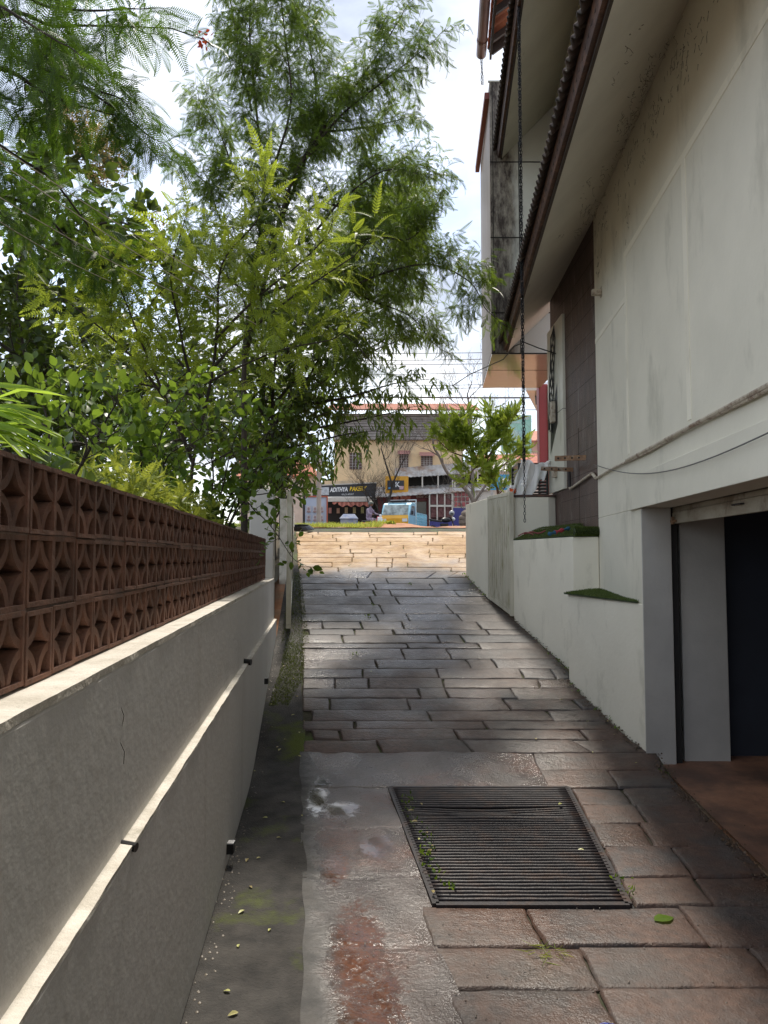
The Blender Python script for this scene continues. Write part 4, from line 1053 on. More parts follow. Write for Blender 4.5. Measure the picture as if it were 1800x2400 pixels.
FT, _ = tree('flame_tree', 'spreading tree with large comb-like leaves reaching in from the top left corner', g2, t2, FLAME, M['leafF'], M['bark'],
     r0=.03, d2=9, len2=.38, n3=4, len3=.20, sp=.07, up2=.1, droop=.1, fol=dict(ldroop=.4, flat=.6, smin=.7, smax=1.1))
bl = [A(478, 90, 6.1)+rv()*.06 for _ in range(26)]
inst('blossom', leaf_ovate(.05, .03), np.array(bl), rng.normal(size=(26, 3)), rng.normal(size=(26, 3)), np.full(26, .8), rng.random(26), M['redflower'], FT)
twg = MB(); twg.tube([A(290, 62, 6.2), A(400, 66, 6.2), A(440, 80, 6.15), A(478, 92, 6.1), A(500, 110, 6.1)], .006, 5); twg.build('twig', M['bark'], FT)
n_ = 9; inst('leaf_spray', FLAME, np.array([A(445+5*i, 85+2*i, 6.1) for i in range(n_)]), np.array([[math.cos(a), .2*math.sin(3*a), math.sin(a)] for a in np.linspace(0, 6, n_)]), rng.normal(size=(n_, 3))*.4+np.array([0, -1, .4]), np.full(n_, .7), rng.random(n_), M['leafF'], FT)

# teak-like tree behind with golden panicles ------------------------
TEAK = leaf_ovate(.26, .17, .1, .25)
g3 = Vector((-7.2, 12.5, gtop))
t3 = [([g3, A(60, 900, 12.5), A(50, 600, 12.5), A(90, 420, 12.5), A(130, 280, 12.5), A(140, 200, 12.5)], .10, .2),
      ([A(50, 650, 12.5), A(150, 560, 12.2), A(260, 520, 12), A(330, 540, 12), A(390, 580, 12)], .05, .1),
      ([A(50, 560, 12.5), A(-20, 450, 12.3), A(-80, 350, 12)], .05, .1),
      ([A(80, 620, 12.5), A(180, 640, 12.3), A(280, 660, 12.2), A(370, 650, 12)], .04, .1),
      ([A(90, 430, 12.5), A(170, 380, 12.4), A(220, 350, 12.4)], .03, .1),
      ([A(50, 760, 12.5), A(160, 740, 12.2), A(260, 760, 12)], .04, .1), ([A(50, 760, 12.5), A(-40, 700, 12.2), A(-120, 640, 12)], .04, .1)]
TK, s3 = tree('teak_tree', 'broad-leaved olive tree with golden flower sprays on the left skyline', g3, t3, TEAK, M['leafD'], M['bark'],
     r0=.04, d2=8, len2=.8, n3=4, len3=.45, sp=.13, up2=.4, fol=dict(ldroop=.5, flat=.3, smin=.6, smax=1.1))
fl = []
for (px, py, rr, n) in ((215, 320, .62, 1500), (265, 390, .4, 420), (170, 290, .4, 500), (235, 430, .30, 250), (365, 520, .32, 260), (300, 560, .2, 120), (245, 360, .5, 500)):
    c = A(px, py, 12.3)
    for _ in range(n):
        q = rv()*rr*rng.random()**.45; q.z *= .75; fl.append(c+q)
inst('flower_spray', leaf_ovate(.045, .04), np.array(fl), rng.normal(size=(len(fl), 3)), rng.normal(size=(len(fl), 3)), rng.uniform(.5, 1, len(fl)), rng.random(len(fl)), M['flower'], TK)

# dark dense trees filling the left background -----------------------
def dense(px, D, label, limbs_px, seed, tmpl, m, **k):
    global rng
    rng = np.random.default_rng(seed); g = A(px, 1200, D); g.z = gtop if D < 15 else gz(D)
    lim = [([g]+[A(*q) for q in L_], .07, .15) if i == 0 else ([A(*q) for q in L_], .035, .05) for i, L_ in enumerate(limbs_px)]
    kw = dict(r0=.04, d2=8, len2=.75, n3=4, len3=.4, sp=.10, up2=.3, fol=dict(ldroop=.4, flat=.35)); kw.update(k)
    return tree('broadleaf_tree', label, g, lim, tmpl, m, M['bark'], **kw)
BROAD = leaf_ovate(.15, .085, .12, .2)
dense(70, 10.2, 'dark leafy tree filling the left edge above the terracotta screen', [
    [(80, 1000, 10.2), (60, 850, 10.2), (40, 700, 10.2), (50, 600, 10.2)], [(70, 900, 10.2), (160, 830, 10.1), (230, 760, 10)], [(60, 850, 10.2), (-30, 780, 10), (-110, 700, 10)],
    [(80, 1000, 10.2), (170, 960, 10), (280, 900, 10)], [(80, 1000, 10.2), (-20, 950, 10), (-100, 900, 10)], [(90, 1060, 10.2), (200, 1040, 10.2), (330, 1020, 10.2)]], 31, BROAD, M['leafD'], d2=10)
dense(330, 13.5, 'dark tree behind the pinnate shrub, left of the tall feathery tree', [
    [(330, 1000, 13.5), (320, 850, 13.5), (330, 760, 13.5)], [(330, 950, 13.5), (430, 880, 13.5), (500, 820, 13.5)], [(330, 950, 13.5), (240, 860, 13.5), (180, 830, 13.5)], [(330, 1060, 13.5), (450, 1020, 13.5), (560, 980, 13.4)],
    [(330, 1080, 13.5), (220, 1010, 13.5), (150, 1000, 13.5)], [(500, 1150, 13.5), (560, 1080, 13.5), (600, 1040, 13.5)]], 32, BROAD, M['leafD'], len2=.9)
dense(640, 12.8, 'dark leafy tree right behind the tall feathery tree trunks', [
    [(640, 1080, 12.8), (640, 900, 12.8), (660, 760, 12.8), (700, 640, 12.8)], [(640, 950, 12.8), (720, 860, 12.7), (800, 800, 12.6)], [(650, 850, 12.8), (760, 740, 12.7), (850, 680, 12.6)],
    [(640, 1000, 12.8), (560, 900, 12.8), (500, 850, 12.8)], [(640, 1060, 12.8), (700, 1000, 12.7), (780, 960, 12.6)]], 33, BROAD, M['leafD'], len2=.85)
# lance-leaved tree hanging over the drive ---------------------------
LANCE = leaf_ovate(.15, .036, .15, .25)
dense(600, 13.2, 'tree with hanging lance-shaped leaves drooping over the driveway at the right of the greenery', [
    [(620, 1050, 13.2), (680, 960, 13.1), (780, 880, 13.0), (880, 820, 12.9), (960, 790, 12.8)], [(700, 950, 13.0), (820, 930, 12.8), (920, 900, 12.6), (990, 890, 12.5)], [(640, 1020, 13.0), (760, 1000, 12.7), (860, 980, 12.5), (950, 960, 12.4)],
    [(620, 1060, 13.0), (720, 1040, 12.6), (800, 1020, 12.4), (870, 1010, 12.3)], [(780, 880, 13.0), (860, 760, 12.9), (930, 700, 12.8)], [(640, 1080, 13.0), (690, 1090, 12.6), (730, 1080, 12.4)], [(680, 960, 13.1), (760, 820, 13.0), (820, 720, 13.0)]],
    34, LANCE, M['leafM'], d2=10, len2=.6, n3=4, len3=.28, sp=.055, up2=-.1, droop=.35, fol=dict(ldroop=1.1, flat=.3, smin=.7, smax=1.15))

rng = np.random.default_rng(23)  # second feathery tree, added so its deep crown shades the drive
g9 = A(660, 1190, 13.8); g9.z = 2.0
t9 = [([g9, A(670, 1000, 13.8), A(700, 820, 13.8), A(760, 650, 13.9), A(820, 520, 14), A(860, 400, 14)], .06, .3),
      ([A(700, 820, 13.8), A(820, 740, 13.9), A(920, 660, 14), A(990, 600, 14)], .035, .2), ([A(760, 650, 13.9), A(880, 560, 14.2), A(960, 480, 14.4), A(1000, 430, 14.5)], .03, .2),
      ([A(690, 900, 13.8), A(820, 840, 13.6), A(930, 780, 13.5), A(990, 740, 13.5)], .03, .2), ([A(820, 520, 14), A(900, 420, 14.4), A(960, 360, 14.6)], .02, .1), ([A(820, 740, 13.9), A(900, 720, 14.4), A(980, 680, 14.8)], .025, .1)]
tree('feathery_tree', 'feathery tree added just behind the tall one, its crown shading the top of the drive', g9, t9, FEATHER, M['leafG'], M['bark'],
     r0=.03, d2=10, len2=.75, n3=5, len3=.40, sp=.075, up2=.2, droop=.25, fol=dict(ldroop=.6, flat=.5, smin=.7, smax=1.1))
# bright pinnate shrub-tree -----------------------------------------
rng = np.random.default_rng(41)
g4 = A(430, 1200, 7.6); g4.z = gtop
t4 = [([g4, A(450, 1100, 7.6), A(480, 960, 7.5), A(500, 860, 7.4), A(510, 760, 7.3), A(520, 620, 7.2), A(600, 520, 7), A(620, 450, 6.9)], .03, .45),
      ([A(450, 1080, 7.6), A(400, 960, 7.3), A(330, 860, 7.1), A(260, 790, 7), A(200, 740, 6.9), A(150, 700, 6.9)], .022, .45),
      ([A(480, 960, 7.5), A(440, 860, 7.3), A(420, 760, 7.2), A(400, 650, 7.1), A(420, 560, 7)], .02, .3),
      ([A(500, 860, 7.4), A(580, 780, 7.2), A(680, 700, 7), A(770, 640, 6.9), A(830, 600, 6.8)], .02, .3),
      ([A(500, 800, 7.3), A(600, 700, 7), A(700, 620, 6.9), A(760, 560, 6.8)], .016, .3),
      ([A(400, 960, 7.3), A(330, 800, 7), A(300, 720, 6.9), A(270, 650, 6.8)], .016, .3),
      ([A(480, 900, 7.5), A(560, 860, 7.1), A(660, 820, 6.9), A(760, 800, 6.8)], .014, .4),
      ([A(430, 860, 7.3), A(350, 740, 7.2), A(380, 680, 7.2)], .014, .2),
      ([A(470, 930, 7.4), A(330, 900, 7), A(240, 880, 6.9)], .014, .3)]
tree('pinnate_shrub', 'sunlit yellow-green shrub with long rows of paired leaflets above the terracotta screen', g4, t4, PINN, M['leafP'], M['bark'],
     cat='shrub', leafname='foliage', r0=.02, d2=10, len2=.40, n3=3, len3=.20, sp=.075, up2=.3, fol=dict(ldroop=.15, flat=.6, smin=.6, smax=1.1, tpow=.6))

# lime-like broad leaved shrubs along the wall -----------------------
LIME = leaf_ovate(.085, .055, .1, .12)
def shrub(name, label, g, limbs, tmpl, m, seed, group=None, **k):
    global rng
    rng = np.random.default_rng(seed)
    kw = dict(r0=.012, d2=12, len2=.20, n3=2, len3=.10, sp=.045, up2=.4, r_end=.003, fol=dict(ldroop=.0, flat=.5)); kw.update(k)
    return tree(name, label, g, limbs, tmpl, m, M['bark'], cat='shrub', leafname='foliage', **kw)
g5 = Vector((-1.55, 2.7, gtop))
shrub('lime_shrub', 'bright green round-leaved shrub behind the near end of the terracotta screen', g5, [([g5, A(190, 1090, 2.9), A(170, 1000, 2.9), A(150, 930, 2.9)], .012, .2), ([g5, A(110, 1060, 2.7), A(60, 980, 2.7), A(10, 930, 2.7)], .01, .2),
      ([A(190, 1090, 2.9), A(240, 1000, 3), A(270, 950, 3)], .008, .1), ([A(110, 1060, 2.7), A(110, 980, 2.8), A(90, 930, 2.8)], .008, .1), ([g5, A(130, 1080, 3.0), A(210, 1040, 3.2), A(260, 1020, 3.2)], .01, .2)], LIME, M['leafB'], 51, len2=.14, sp=.04, fol=dict(ldroop=-.2, flat=.4, smin=.4, smax=.85))
g6 = Vector((lwx(6.6, -.6), 6.6, gtop))
shrub('lime_shrub', 'glossy round-leaved shrub spilling over the far half of the terracotta screen', g6, [
      ([g6, A(500, 1120, 6.6), A(470, 1020, 6.5), A(420, 960, 6.5)], .018, .2), ([g6, A(560, 1150, 6.5), A(600, 1050, 6.3), A(640, 1000, 6.3)], .016, .2), ([g6, A(520, 1150, 6.3), A(540, 1060, 6.2), A(560, 1000, 6.2)], .016, .2),
      ([g6, A(450, 1150, 6.2), A(400, 1080, 6), A(360, 1040, 5.9)], .016, .2), ([g6, A(540, 1160, 6.4), A(600, 1160, 6.3), A(650, 1150, 6.3), A(700, 1130, 6.2)], .014, .35),
      ([g6, A(560, 1190, 6.4), A(600, 1200, 6.3), A(640, 1240, 6.3), A(680, 1300, 6.3)], .012, .5), ([g6, A(600, 1100, 6.5), A(660, 1080, 6.3), A(700, 1060, 6.3)], .014, .2), ([A(540, 1060, 6.2), A(480, 1090, 6), A(440, 1110, 5.9)], .010, .1)],
      LIME, M['leafB'], 52, d2=9, len2=.30, n3=3, len3=.14, sp=.05, fol=dict(ldroop=.1, flat=.5, smin=.6, smax=1.1))
g6b = Vector((lwx(4.6, -.7), 4.9, gtop))
shrub('lime_shrub', 'leafy green shrub between the golden hedge and the pinnate shrub', g6b, [([g6b, A(330, 1060, 5.2), A(300, 980, 5.2), A(260, 930, 5.2)], .014, .2), ([g6b, A(370, 1060, 5.2), A(400, 980, 5.2), A(430, 930, 5.2)], .014, .2),
      ([g6b, A(260, 1060, 5.2), A(200, 980, 5.2), A(150, 930, 5.2)], .014, .2), ([g6b, A(380, 1100, 5.2), A(450, 1040, 5.2), A(520, 1000, 5.2)], .012, .2)], LIME, M['leafB'], 53, d2=10, len2=.3, n3=3, len3=.15, sp=.05, fol=dict(ldroop=.1, flat=.5))
FINE = leaf_pinnate(7, .09, .024, .012, .2, 60, .1, True, True, .3)
g7 = Vector((lwx(4.0, -.45), 4.0, gtop))
shrub('golden_hedge', 'dense fine-leaved golden green hedge just above the terracotta screen', g7, [
     ([Vector((lwx(y, -.5-.15*(k % 3)), y, gtop)), Vector((lwx(y, -.45-.15*(k % 3)), y, gtop+.5)), Vector((lwx(y, -.42-.15*(k % 3)), y+.05, 1.95+.06*math.sin(k))), ], .01, .3) for k, y in enumerate(frange(3.4, 5.6, .16))], FINE, M['leafH'], 54,
     d2=22, len2=.22, n3=4, len3=.10, sp=.022, fol=dict(ldroop=-.1, flat=.5, smin=.7, smax=1.1))
# blade leaves at the left edge
bp_ = root('blade_leaf_plant', 'cluster of long pointed yellow-green blade leaves at the left edge over the screen', 'plant', Vector((-1.6, 2.2, gtop)))
rng = np.random.default_rng(55); n_ = 26
c0 = A(-60, 1010, 2.35); dirs = [[math.cos(a)*.9+.35, rng.uniform(-.3, .3), math.sin(a)*.45+.05] for a in rng.uniform(-.9, 1.0, n_)]
inst('foliage', leaf_ovate(.26, .036, .2, .3), np.array([c0+Vector((rng.uniform(-.05, .06), rng.uniform(-.1, .1), rng.uniform(-.06, .10))) for _ in range(n_)]), np.array(dirs), np.tile([[.2, -.6, 1.]], (n_, 1))+rng.normal(size=(n_, 3))*.3, rng.uniform(.6, 1., n_), rng.random(n_), M['leafY'], bp_)
b = MB(); b.tube([(-1.6, 2.2, gtop), c0+Vector((0, 0, -.1)), c0+Vector((0, 0, .05))], .012, 6); b.build('stem', M['barkg'], bp_)

# small curry-leaf tree by the gate ----------------------------------
rng = np.random.default_rng(61); D8 = 12.6
g8 = A(1172, 1200, D8); g8.z = gz(D8)
t8 = [([g8, A(1168, 1160, D8), A(1150, 1120, D8), A(1120, 1080, D8), A(1100, 1040, D8), A(1090, 990, D8)], .045, .45),
      ([A(1150, 1120, D8), A(1140, 1070, D8), A(1145, 1020, D8), A(1150, 980, D8)], .03, .3), ([A(1120, 1080, D8), A(1080, 1040, D8), A(1050, 1000, D8)], .02, .3),
      ([A(1145, 1070, D8), A(1180, 1020, D8), A(1195, 985, D8)], .02, .2), ([A(1120, 1080, D8), A(1060, 1060, D8), A(1035, 1040, D8)], .018, .3), ([A(1130, 1090, D8), A(1110, 1100, D8-.2), A(1100, 1120, D8-.3)], .014, .3),
      ([A(1168, 1160, D8), A(1185, 1140, D8-.1), A(1195, 1120, D8-.1)], .012, .5), ([A(1150, 1120, D8), A(1190, 1080, D8), A(1205, 1060, D8)], .012, .5)]
tree('curry_leaf_tree', 'small bright green pinnate-leaved tree with a reddish trunk behind the right-hand gate', g8, t8, PINNW, M['leafC'], M['barkl'],
     r0=.03, d2=14, len2=.24, n3=4, len3=.13, sp=.05, up2=.3, fol=dict(ldroop=-.1, flat=.05, smin=.6, smax=1.0, tpow=.6))

# ------------------------------------------------------------------ turf, weeds, fallen leaves, grass
rng = np.random.default_rng(71)
BL = ([(-.5, 0, 0), (.5, 0, 0), (0, 1, 0)], [(0, 1, 2)])
def blades(name, pts, h, w, m, parent=None, spread=.5, **tags):
    n = len(pts); tm = ([(-w/2, 0, 0), (w/2, 0, 0), (w*.3, h*.6, .1*h), (0, h, .3*h), (-w*.3, h*.6, .1*h)], [(0, 1, 2, 4), (4, 2, 3)])
    d = np.tile([[0, 0, 1.]], (n, 1))+rng.normal(size=(n, 3))*spread; d[:, 2] = np.abs(d[:, 2])
    o = inst(name, tm, np.array(pts), d, rng.normal(size=(n, 3)), rng.uniform(.6, 1.3, n), rng.random(n), m, parent); return tag(o, **tags)
def inpoly(poly, n, zf):
    xs = [p[0] for p in poly]; ys = [p[1] for p in poly]; out_ = []
    while len(out_) < n:
        x = rng.uniform(min(xs), max(xs)); y = rng.uniform(min(ys), max(ys)); c = False; j = len(poly)-1
        for i in range(len(poly)):
            if (poly[i][1] > y) != (poly[j][1] > y) and x < (poly[j][0]-poly[i][0])*(y-poly[i][1])/(poly[j][1]-poly[i][1])+poly[i][0]: c = not c
            j = i
        if c: out_.append((x, y, zf(x, y)))
    return out_
def turf(poly, zf, label, n):
    cx = sum(p[0] for p in poly)/len(poly); cy = sum(p[1] for p in poly)/len(poly)
    r_ = root('turf_mat', label, 'turf mat', (cx, cy, zf(cx, cy)))
    b = MB(); b.prism(poly, min(zf(x, y) for x, y in poly)+.002, lambda p: zf(p[0], p[1])+.014); b.build('backing', M['turf'], r_)
    blades('pile', [(x, y, z+.012) for x, y, z in inpoly(poly, n, zf)], .018, .004, M['turfb'], r_, .6)['kind'] = 'stuff'
turf([(2.11, 6.08), (2.13, 6.10), (2.245, 7.35), (2.255, 7.58), (2.0, 7.56), (1.85, 7.50)], lambda x, y: T1+.0+.035*max(0, (y-6.6))*max(0, min(1, (x-1.85)/.3)), 'triangular green artificial turf mat on the low white planter', 9000)
turf([(2.0, 7.71), (2.13, 7.71), (2.26, 7.71), (2.27, 8.4), (2.27, 9.3), (2.2, 9.56), (1.95, 9.56), (1.70, 9.53), (1.85, 8.62)], lambda x, y: T2+.15*max(0, min(1, (x-(2.0-.1655*(y-7.72)))/.35))*min(1, max(0, (y-7.7)/.6)), 'wide green artificial turf mat covering the taller white planter', 9000)
b = MB(); r_ = root('rolled_turf', 'thick rolled offcut of dark green artificial turf at the corner of the taller planter', 'rolled turf', (2.13, 7.68, T2+.02))
b.tube([(2.02, 7.70, T2+.055), (2.27, 7.69, T2+.055)], .045, 14); b.build('roll', M['turf'], r_, smooth=True)
pts = []
for _ in range(5000):
    a = rng.uniform(0, 6.28); x = rng.uniform(2.015, 2.275); pts.append((x, 7.695+.044*math.cos(a), T2+.055+.044*math.sin(a)))
P_ = np.array(pts); dd_ = np.stack([rng.normal(size=5000)*.3, (P_[:, 1]-7.695)*20, (P_[:, 2]-T2-.055)*20], 1)
tag(inst('pile', ([(-.002, 0, 0), (.002, 0, 0), (0, .014, 0)], [(0, 1, 2)]), P_, dd_, rng.normal(size=(5000, 3)), np.ones(5000), rng.random(5000), M['turfb'], r_), kind='stuff')
# cloth roll on the turf
cl = root('cloth_roll', 'twisted blue and pink cloth lying on the turf of the taller planter', 'cloth', (1.98, 8.1, T2+.03))
b = MB(); cc = [at(1286, 1252, 7.85), at(1300, 1248, 7.9), at(1316, 1243, 7.95), at(1334, 1238, 8.0)]
pts = catmull(cc, 4); rad = [.018+.008*math.sin(i*1.8) for i in range(len(pts))]
b.tube(pts, rad, 8); fm = len(b.f)
for i in range(fm): b.mi[i] = 1 if 4*8 <= i < 9*8 else 0
b.build('cloth', [mat('blue_cloth', (.03, .12, .20), None, 20, .9), mat('pink_cloth', (.42, .05, .07), None, 20, .9)], cl, smooth=True)
b = MB(); b.tube(catmull([at(1228, 1252, 8.1), at(1245, 1247, 8.1), at(1262, 1250, 8.1), at(1278, 1244, 8.1)], 4), .009, 6)
b.tube(catmull([at(1215, 1256, 8.0), at(1232, 1248, 8.1), at(1250, 1253, 8.05)], 4), .006, 6)
b.build('rag', mat('maroon_cloth', (.20, .05, .055), None, 20, .9), label='thin maroon rag crumpled on the turf near the gate', cat='cloth')

# fallen leaves: one mesh, many objects
tv, tf = leaf_ovate(.035, .018, .2, .1)
lmeshes = []
for k in range(3):
    me = bpy.data.meshes.new('fallen_leaf'); me.from_pydata([(x, y-.017, z+.003) for x, y, z in tv], [], tf); 
    a2 = me.attributes.new('tint', 'FLOAT', 'POINT'); a2.data.foreach_set('value', [k/2]*len(tv)); me.materials.append(M['dry']); lmeshes.append(me)
spots = [(698, 1630), (705, 1712), (640, 1648), (620, 1590), (668, 1560), (690, 1590), (655, 1745), (672, 1728), (660, 1780), (714, 1690), (588, 2000), (614, 1995), (640, 2155), (690, 1672), (706, 1766), (576, 2115), (712, 1900), (668, 1870),
         (985, 1885), (962, 1900), (998, 1950), (1010, 1980), (970, 1925), (1012, 2085), (1004, 1992), (980, 1965), (1304, 1885), (1350, 1990), (1310, 1640), (1380, 1760), (1405, 1770), (1480, 1800), (1250, 1730), (1120, 1545), (870, 1575), (1330, 1560), (930, 1510),
         (760, 1440), (820, 1350), (1430, 1720), (1415, 1690), (1370, 1690), (603, 1810), (628, 1905), (596, 2060), (570, 2190), (545, 2290), (560, 2340), (660, 1950), (640, 1700)]
for (px, py) in spots:
    if py > 1768: q = gp(px, py); D_ = q.y
    else: D_ = d_of(py); q = Vector(((px-900)/F*D_, D_, gz(D_)))
    sl = .22 if D_ > 6 else 0
    up_z = .022 if XL(D_) < q.x else .010
    if gl(D_) < q.x < gr(D_) and GY0 < D_ < GY1: up_z = .042
    o = bpy.data.objects.new('fallen_leaf', random.choice(lmeshes)); COL.objects.link(o)
    o.location = (q.x, q.y, gz(D_)+up_z); o.rotation_euler = (math.atan(sl)+random.uniform(-.15, .15), random.uniform(-.2, .2), random.uniform(0, 6)); s_ = random.uniform(.6, 1.25); o.scale = (s_,)*3
    tag(o, 'small pale yellow leaf fallen on the wet driveway', 'leaf', 'fallen leaves on the driveway')
o = bpy.data.objects.new('fallen_leaf', lmeshes[2].copy()); q = gp(1535, 2132); COL.objects.link(o); o.location = (q.x, q.y, .012); o.scale = (4.0, 3.2, 1.2); o.rotation_euler = (0, 0, R(-70))
o.data.materials.clear(); o.data.materials.append(M['leafB']); tag(o, 'long green leaf lying on the slabs right of the drain grate', 'leaf')
def weeds(label, pts, h=.05, n=60, m='leafB', nm='weed_tuft', thin=.3, up=.7):
    c = np.mean(np.array(pts), axis=0); r_ = root(nm, label, 'weed', (c[0], c[1], min(p[2] for p in pts)))
    P_ = []
    for _ in range(n): q = pts[rng.integers(len(pts))]; P_.append((q[0]+rng.normal()*.022, q[1]+rng.normal()*.03, q[2]+abs(rng.normal())*.012))
    d = rng.normal(size=(n, 3))*.6*np.array([1, 1, min(1, up+.3)])+np.array([0, 0, up]); inst('foliage', leaf_ovate(h*.6, h*thin), np.array(P_), d, rng.normal(size=(n, 3)), rng.uniform(.5, 1.1, n), rng.random(n), M[m], r_)
weeds('low weeds growing over the left edge of the drain grate', [(gl(y)+.06+.03*math.sin(y*9), y, .035) for y in frange(3.75, 5.1, .12)], .05, 110)
weeds('small weeds at the foot of the garage corner', [(2.10, 5.98, .02), (2.14, 5.86, .01), (2.16, 5.72, .01)], .07, 60)
weeds('weeds at the right corner of the drain grate', [(gr(3.75)+.03, 3.75, .01), (gr(3.8)+.04, 3.9, .01)], .05, 24)
weeds('weeds along the foot of the lower planter near its far corner', [(XR(y)-.02, y, gz(y)+.01) for y in frange(6.4, 8.2, .2)], .05, 70)
weeds('small green weeds in the paving joints by the far wall foot', [(XR(y)-.05, y, gz(y)+.01) for y in frange(10.6, 12.4, .2)], .06, 60)
weeds('pale uprooted grass lying on the slabs below the grate', [(gp(1240+i*8, 2215).x, gp(1240, 2215).y, .022) for i in range(10)], .12, 34, 'leafH', thin=.035, up=.02)
weeds('green weeds sprouting along the joints of the upper drive', [(x, y, gz(y)+.012) for x, y in ((-.2, 9.6), (-.15, 10.1), (.4, 11.2), (-.6, 12.4), (.1, 13.4), (-.3, 8.2))], .05, 60)
def grit(name, label, pts, sz, m, n):
    P_ = []
    for _ in range(n): q = pts[rng.integers(len(pts))]; P_.append((q[0]+rng.normal()*q[3], q[1]+rng.normal()*.05, q[2]))
    v = [(-.5, -.5, 0), (.5, -.4, 0), (.4, .5, 0), (-.5, .4, 0), (0, 0, .55)]; f = [(0, 1, 4), (1, 2, 4), (2, 3, 4), (3, 0, 4)]
    o = inst(name, ([(a*sz, b_*sz, c*sz) for a, b_, c in v], f), np.array(P_), rng.normal(size=(n, 3))*np.array([1, 1, .1]), np.tile([[0, 0, 1.]], (n, 1)), rng.uniform(.4, 1.4, n), rng.random(n), m, None)
    tag(o, label, 'gravel', kind='stuff')
grit('gravel', 'loose grit gathered along the foot of the grey wall', [(lwx(y, .04), y, gz(y)+.007, .025) for y in frange(2.2, 10, .1)], .010, leafmat('grit_pale', (.12, .10, .08), (.20, .17, .13), (.1, .1, .1), .0), 260)
grit('gravel', 'dark crumbs of soil along the foot of the right-hand walls', [(XR(y)-.04, y, gz(y)+.010, .03) for y in frange(2.4, 11, .1)], .014, leafmat('grit_soil', (.03, .02, .014), (.12, .075, .045), (.1, .1, .1), .0), 2200)
grit('gravel', 'fine dirt scattered on the wet slabs', [(XL(y)+(XR(y)-XL(y))*random.random(), y, gz(y)+.013, .1) for y in frange(2.4, 9, .03)], .006, leafmat('grit_dark', (.02, .014, .01), (.10, .07, .05), (.1, .1, .1), .0), 1500)
# moss beside the left gate
mp_ = inpoly([(lwx(8.9, .1), 8.6), (XL(8.6)+.1, 8.6), (XL(12)+.05, 12), (lwx(12, .05), 12)], 3500, lambda x, y: gz(y)+.01)
mp_ += inpoly([(lwx(6.9, .04), 6.9), (XL(6.9)-.12, 6.9), (XL(7.6)+.03, 7.6), (XL(8.6)+.05, 8.6), (lwx(8.6, .12), 8.6), (lwx(7.7, .10), 7.7)], 3800, lambda x, y: gz(y)+.009)
blades('moss', mp_, .016, .006, leafmat('moss_leaf', (.05, .075, .012), (.12, .15, .02), (.2, .25, .03), .2), spread=.8, kind='stuff', label='green moss on the concrete strip beside the left gate', cat='moss')
# verge grass at the crest
gpts = [(x, y, bankz(x, y)) for x, y, _ in inpoly([(-3.6, 16.9), (-.1, 17.0), (.2, 19.5), (-4.2, 19.5)], 9000, lambda x, y: 0)]
blades('verge_grass', gpts, .11, .012, M['grass'], spread=.5, kind='stuff', label='tufts of sunlit yellow-green grass on the crest of the drive', cat='grass')
weeds('single leafy weed growing in the red earth in front of the pickup', [(.16, 17.9, bankz(.16, 17.9)), (.22, 17.9, bankz(.2, 17.9)), (.1, 17.9, bankz(.1, 17.9))], .14, 70, 'leafH')
# blue string
b = MB(); q = gp(1390, 2378)
for k in range(3): b.tube([q+Vector((.03*math.cos(a+k)+.012*k, .02*math.sin(a*1.3+k*2), .025+.004*math.sin(a*2))) for a in frange(0, 4.5, .5)], .0018, 4)
b.build('string', M['string'], label='knotted scrap of blue string on the slabs at the bottom edge', cat='string')
# coiled hose and rubble near crest
b = MB(); c = at(700, 1253, 15.6)
for k in range(4):
    b.tube([(c.x+.02+(.30-.03*k)*math.cos(a), c.y+.28*math.sin(a), gz(c.y)+.06+.02*k+.06*math.sin(a)*.22*3) for a in frange(0, 6.2, .4)], .018, 6)
b.build('coiled_hose', M['black'], label='coil of black hose at the left edge of the crest', cat='hose')

# ------------------------------------------------------------------ power lines and wires
def wire(p, q, sag, r, label, nm='power_line', grp='power lines over the road', m='wire'):
    b = MB(); p = Vector(p); q = Vector(q)
    b.tube([p.lerp(q, t)-Vector((0, 0, sag*4*t*(1-t))) for t in frange(0, 1, .08)], r, 5); b.build(nm, M[m], label=label, cat='wire', group=grp)
for k, (ya, yb, yw) in enumerate(((812, 818, 'topmost'), (832, 831, 'second from top'), (840, 843, 'third from top'), (868, 861, 'fourth from top'), (893, 890, 'fifth from top'), (897, 899, 'sixth from top'))):
    wire(at(300, ya+8, 26), at(1500, yb, 26), .15, .012, f'thin overhead power line, {yw} of the parallel lines above the shop roofs')
wire(at(300, 918, 24), at(1500, 930, 24), .1, .028, 'thick bundled overhead cable just above the shop roofs')
wire(at(300, 938, 24), at(1500, 955, 24), .2, .012, 'lowest thin overhead line above the shop roofs')
for k, (a, c, w) in enumerate((((0, 330), (560, 690), 'topmost'), ((0, 365), (600, 760), 'second'), ((0, 460), (420, 690), 'third'), ((0, 510), (260, 660), 'lowest'))):
    wire(at(a[0]-200, a[1]-125, 4.0), at(c[0], c[1], 6.2), .05, .0035, f'pale wire slanting down through the foliage on the left, {w} of four', 'service_wire', 'pale wires through the foliage', 'pvc')

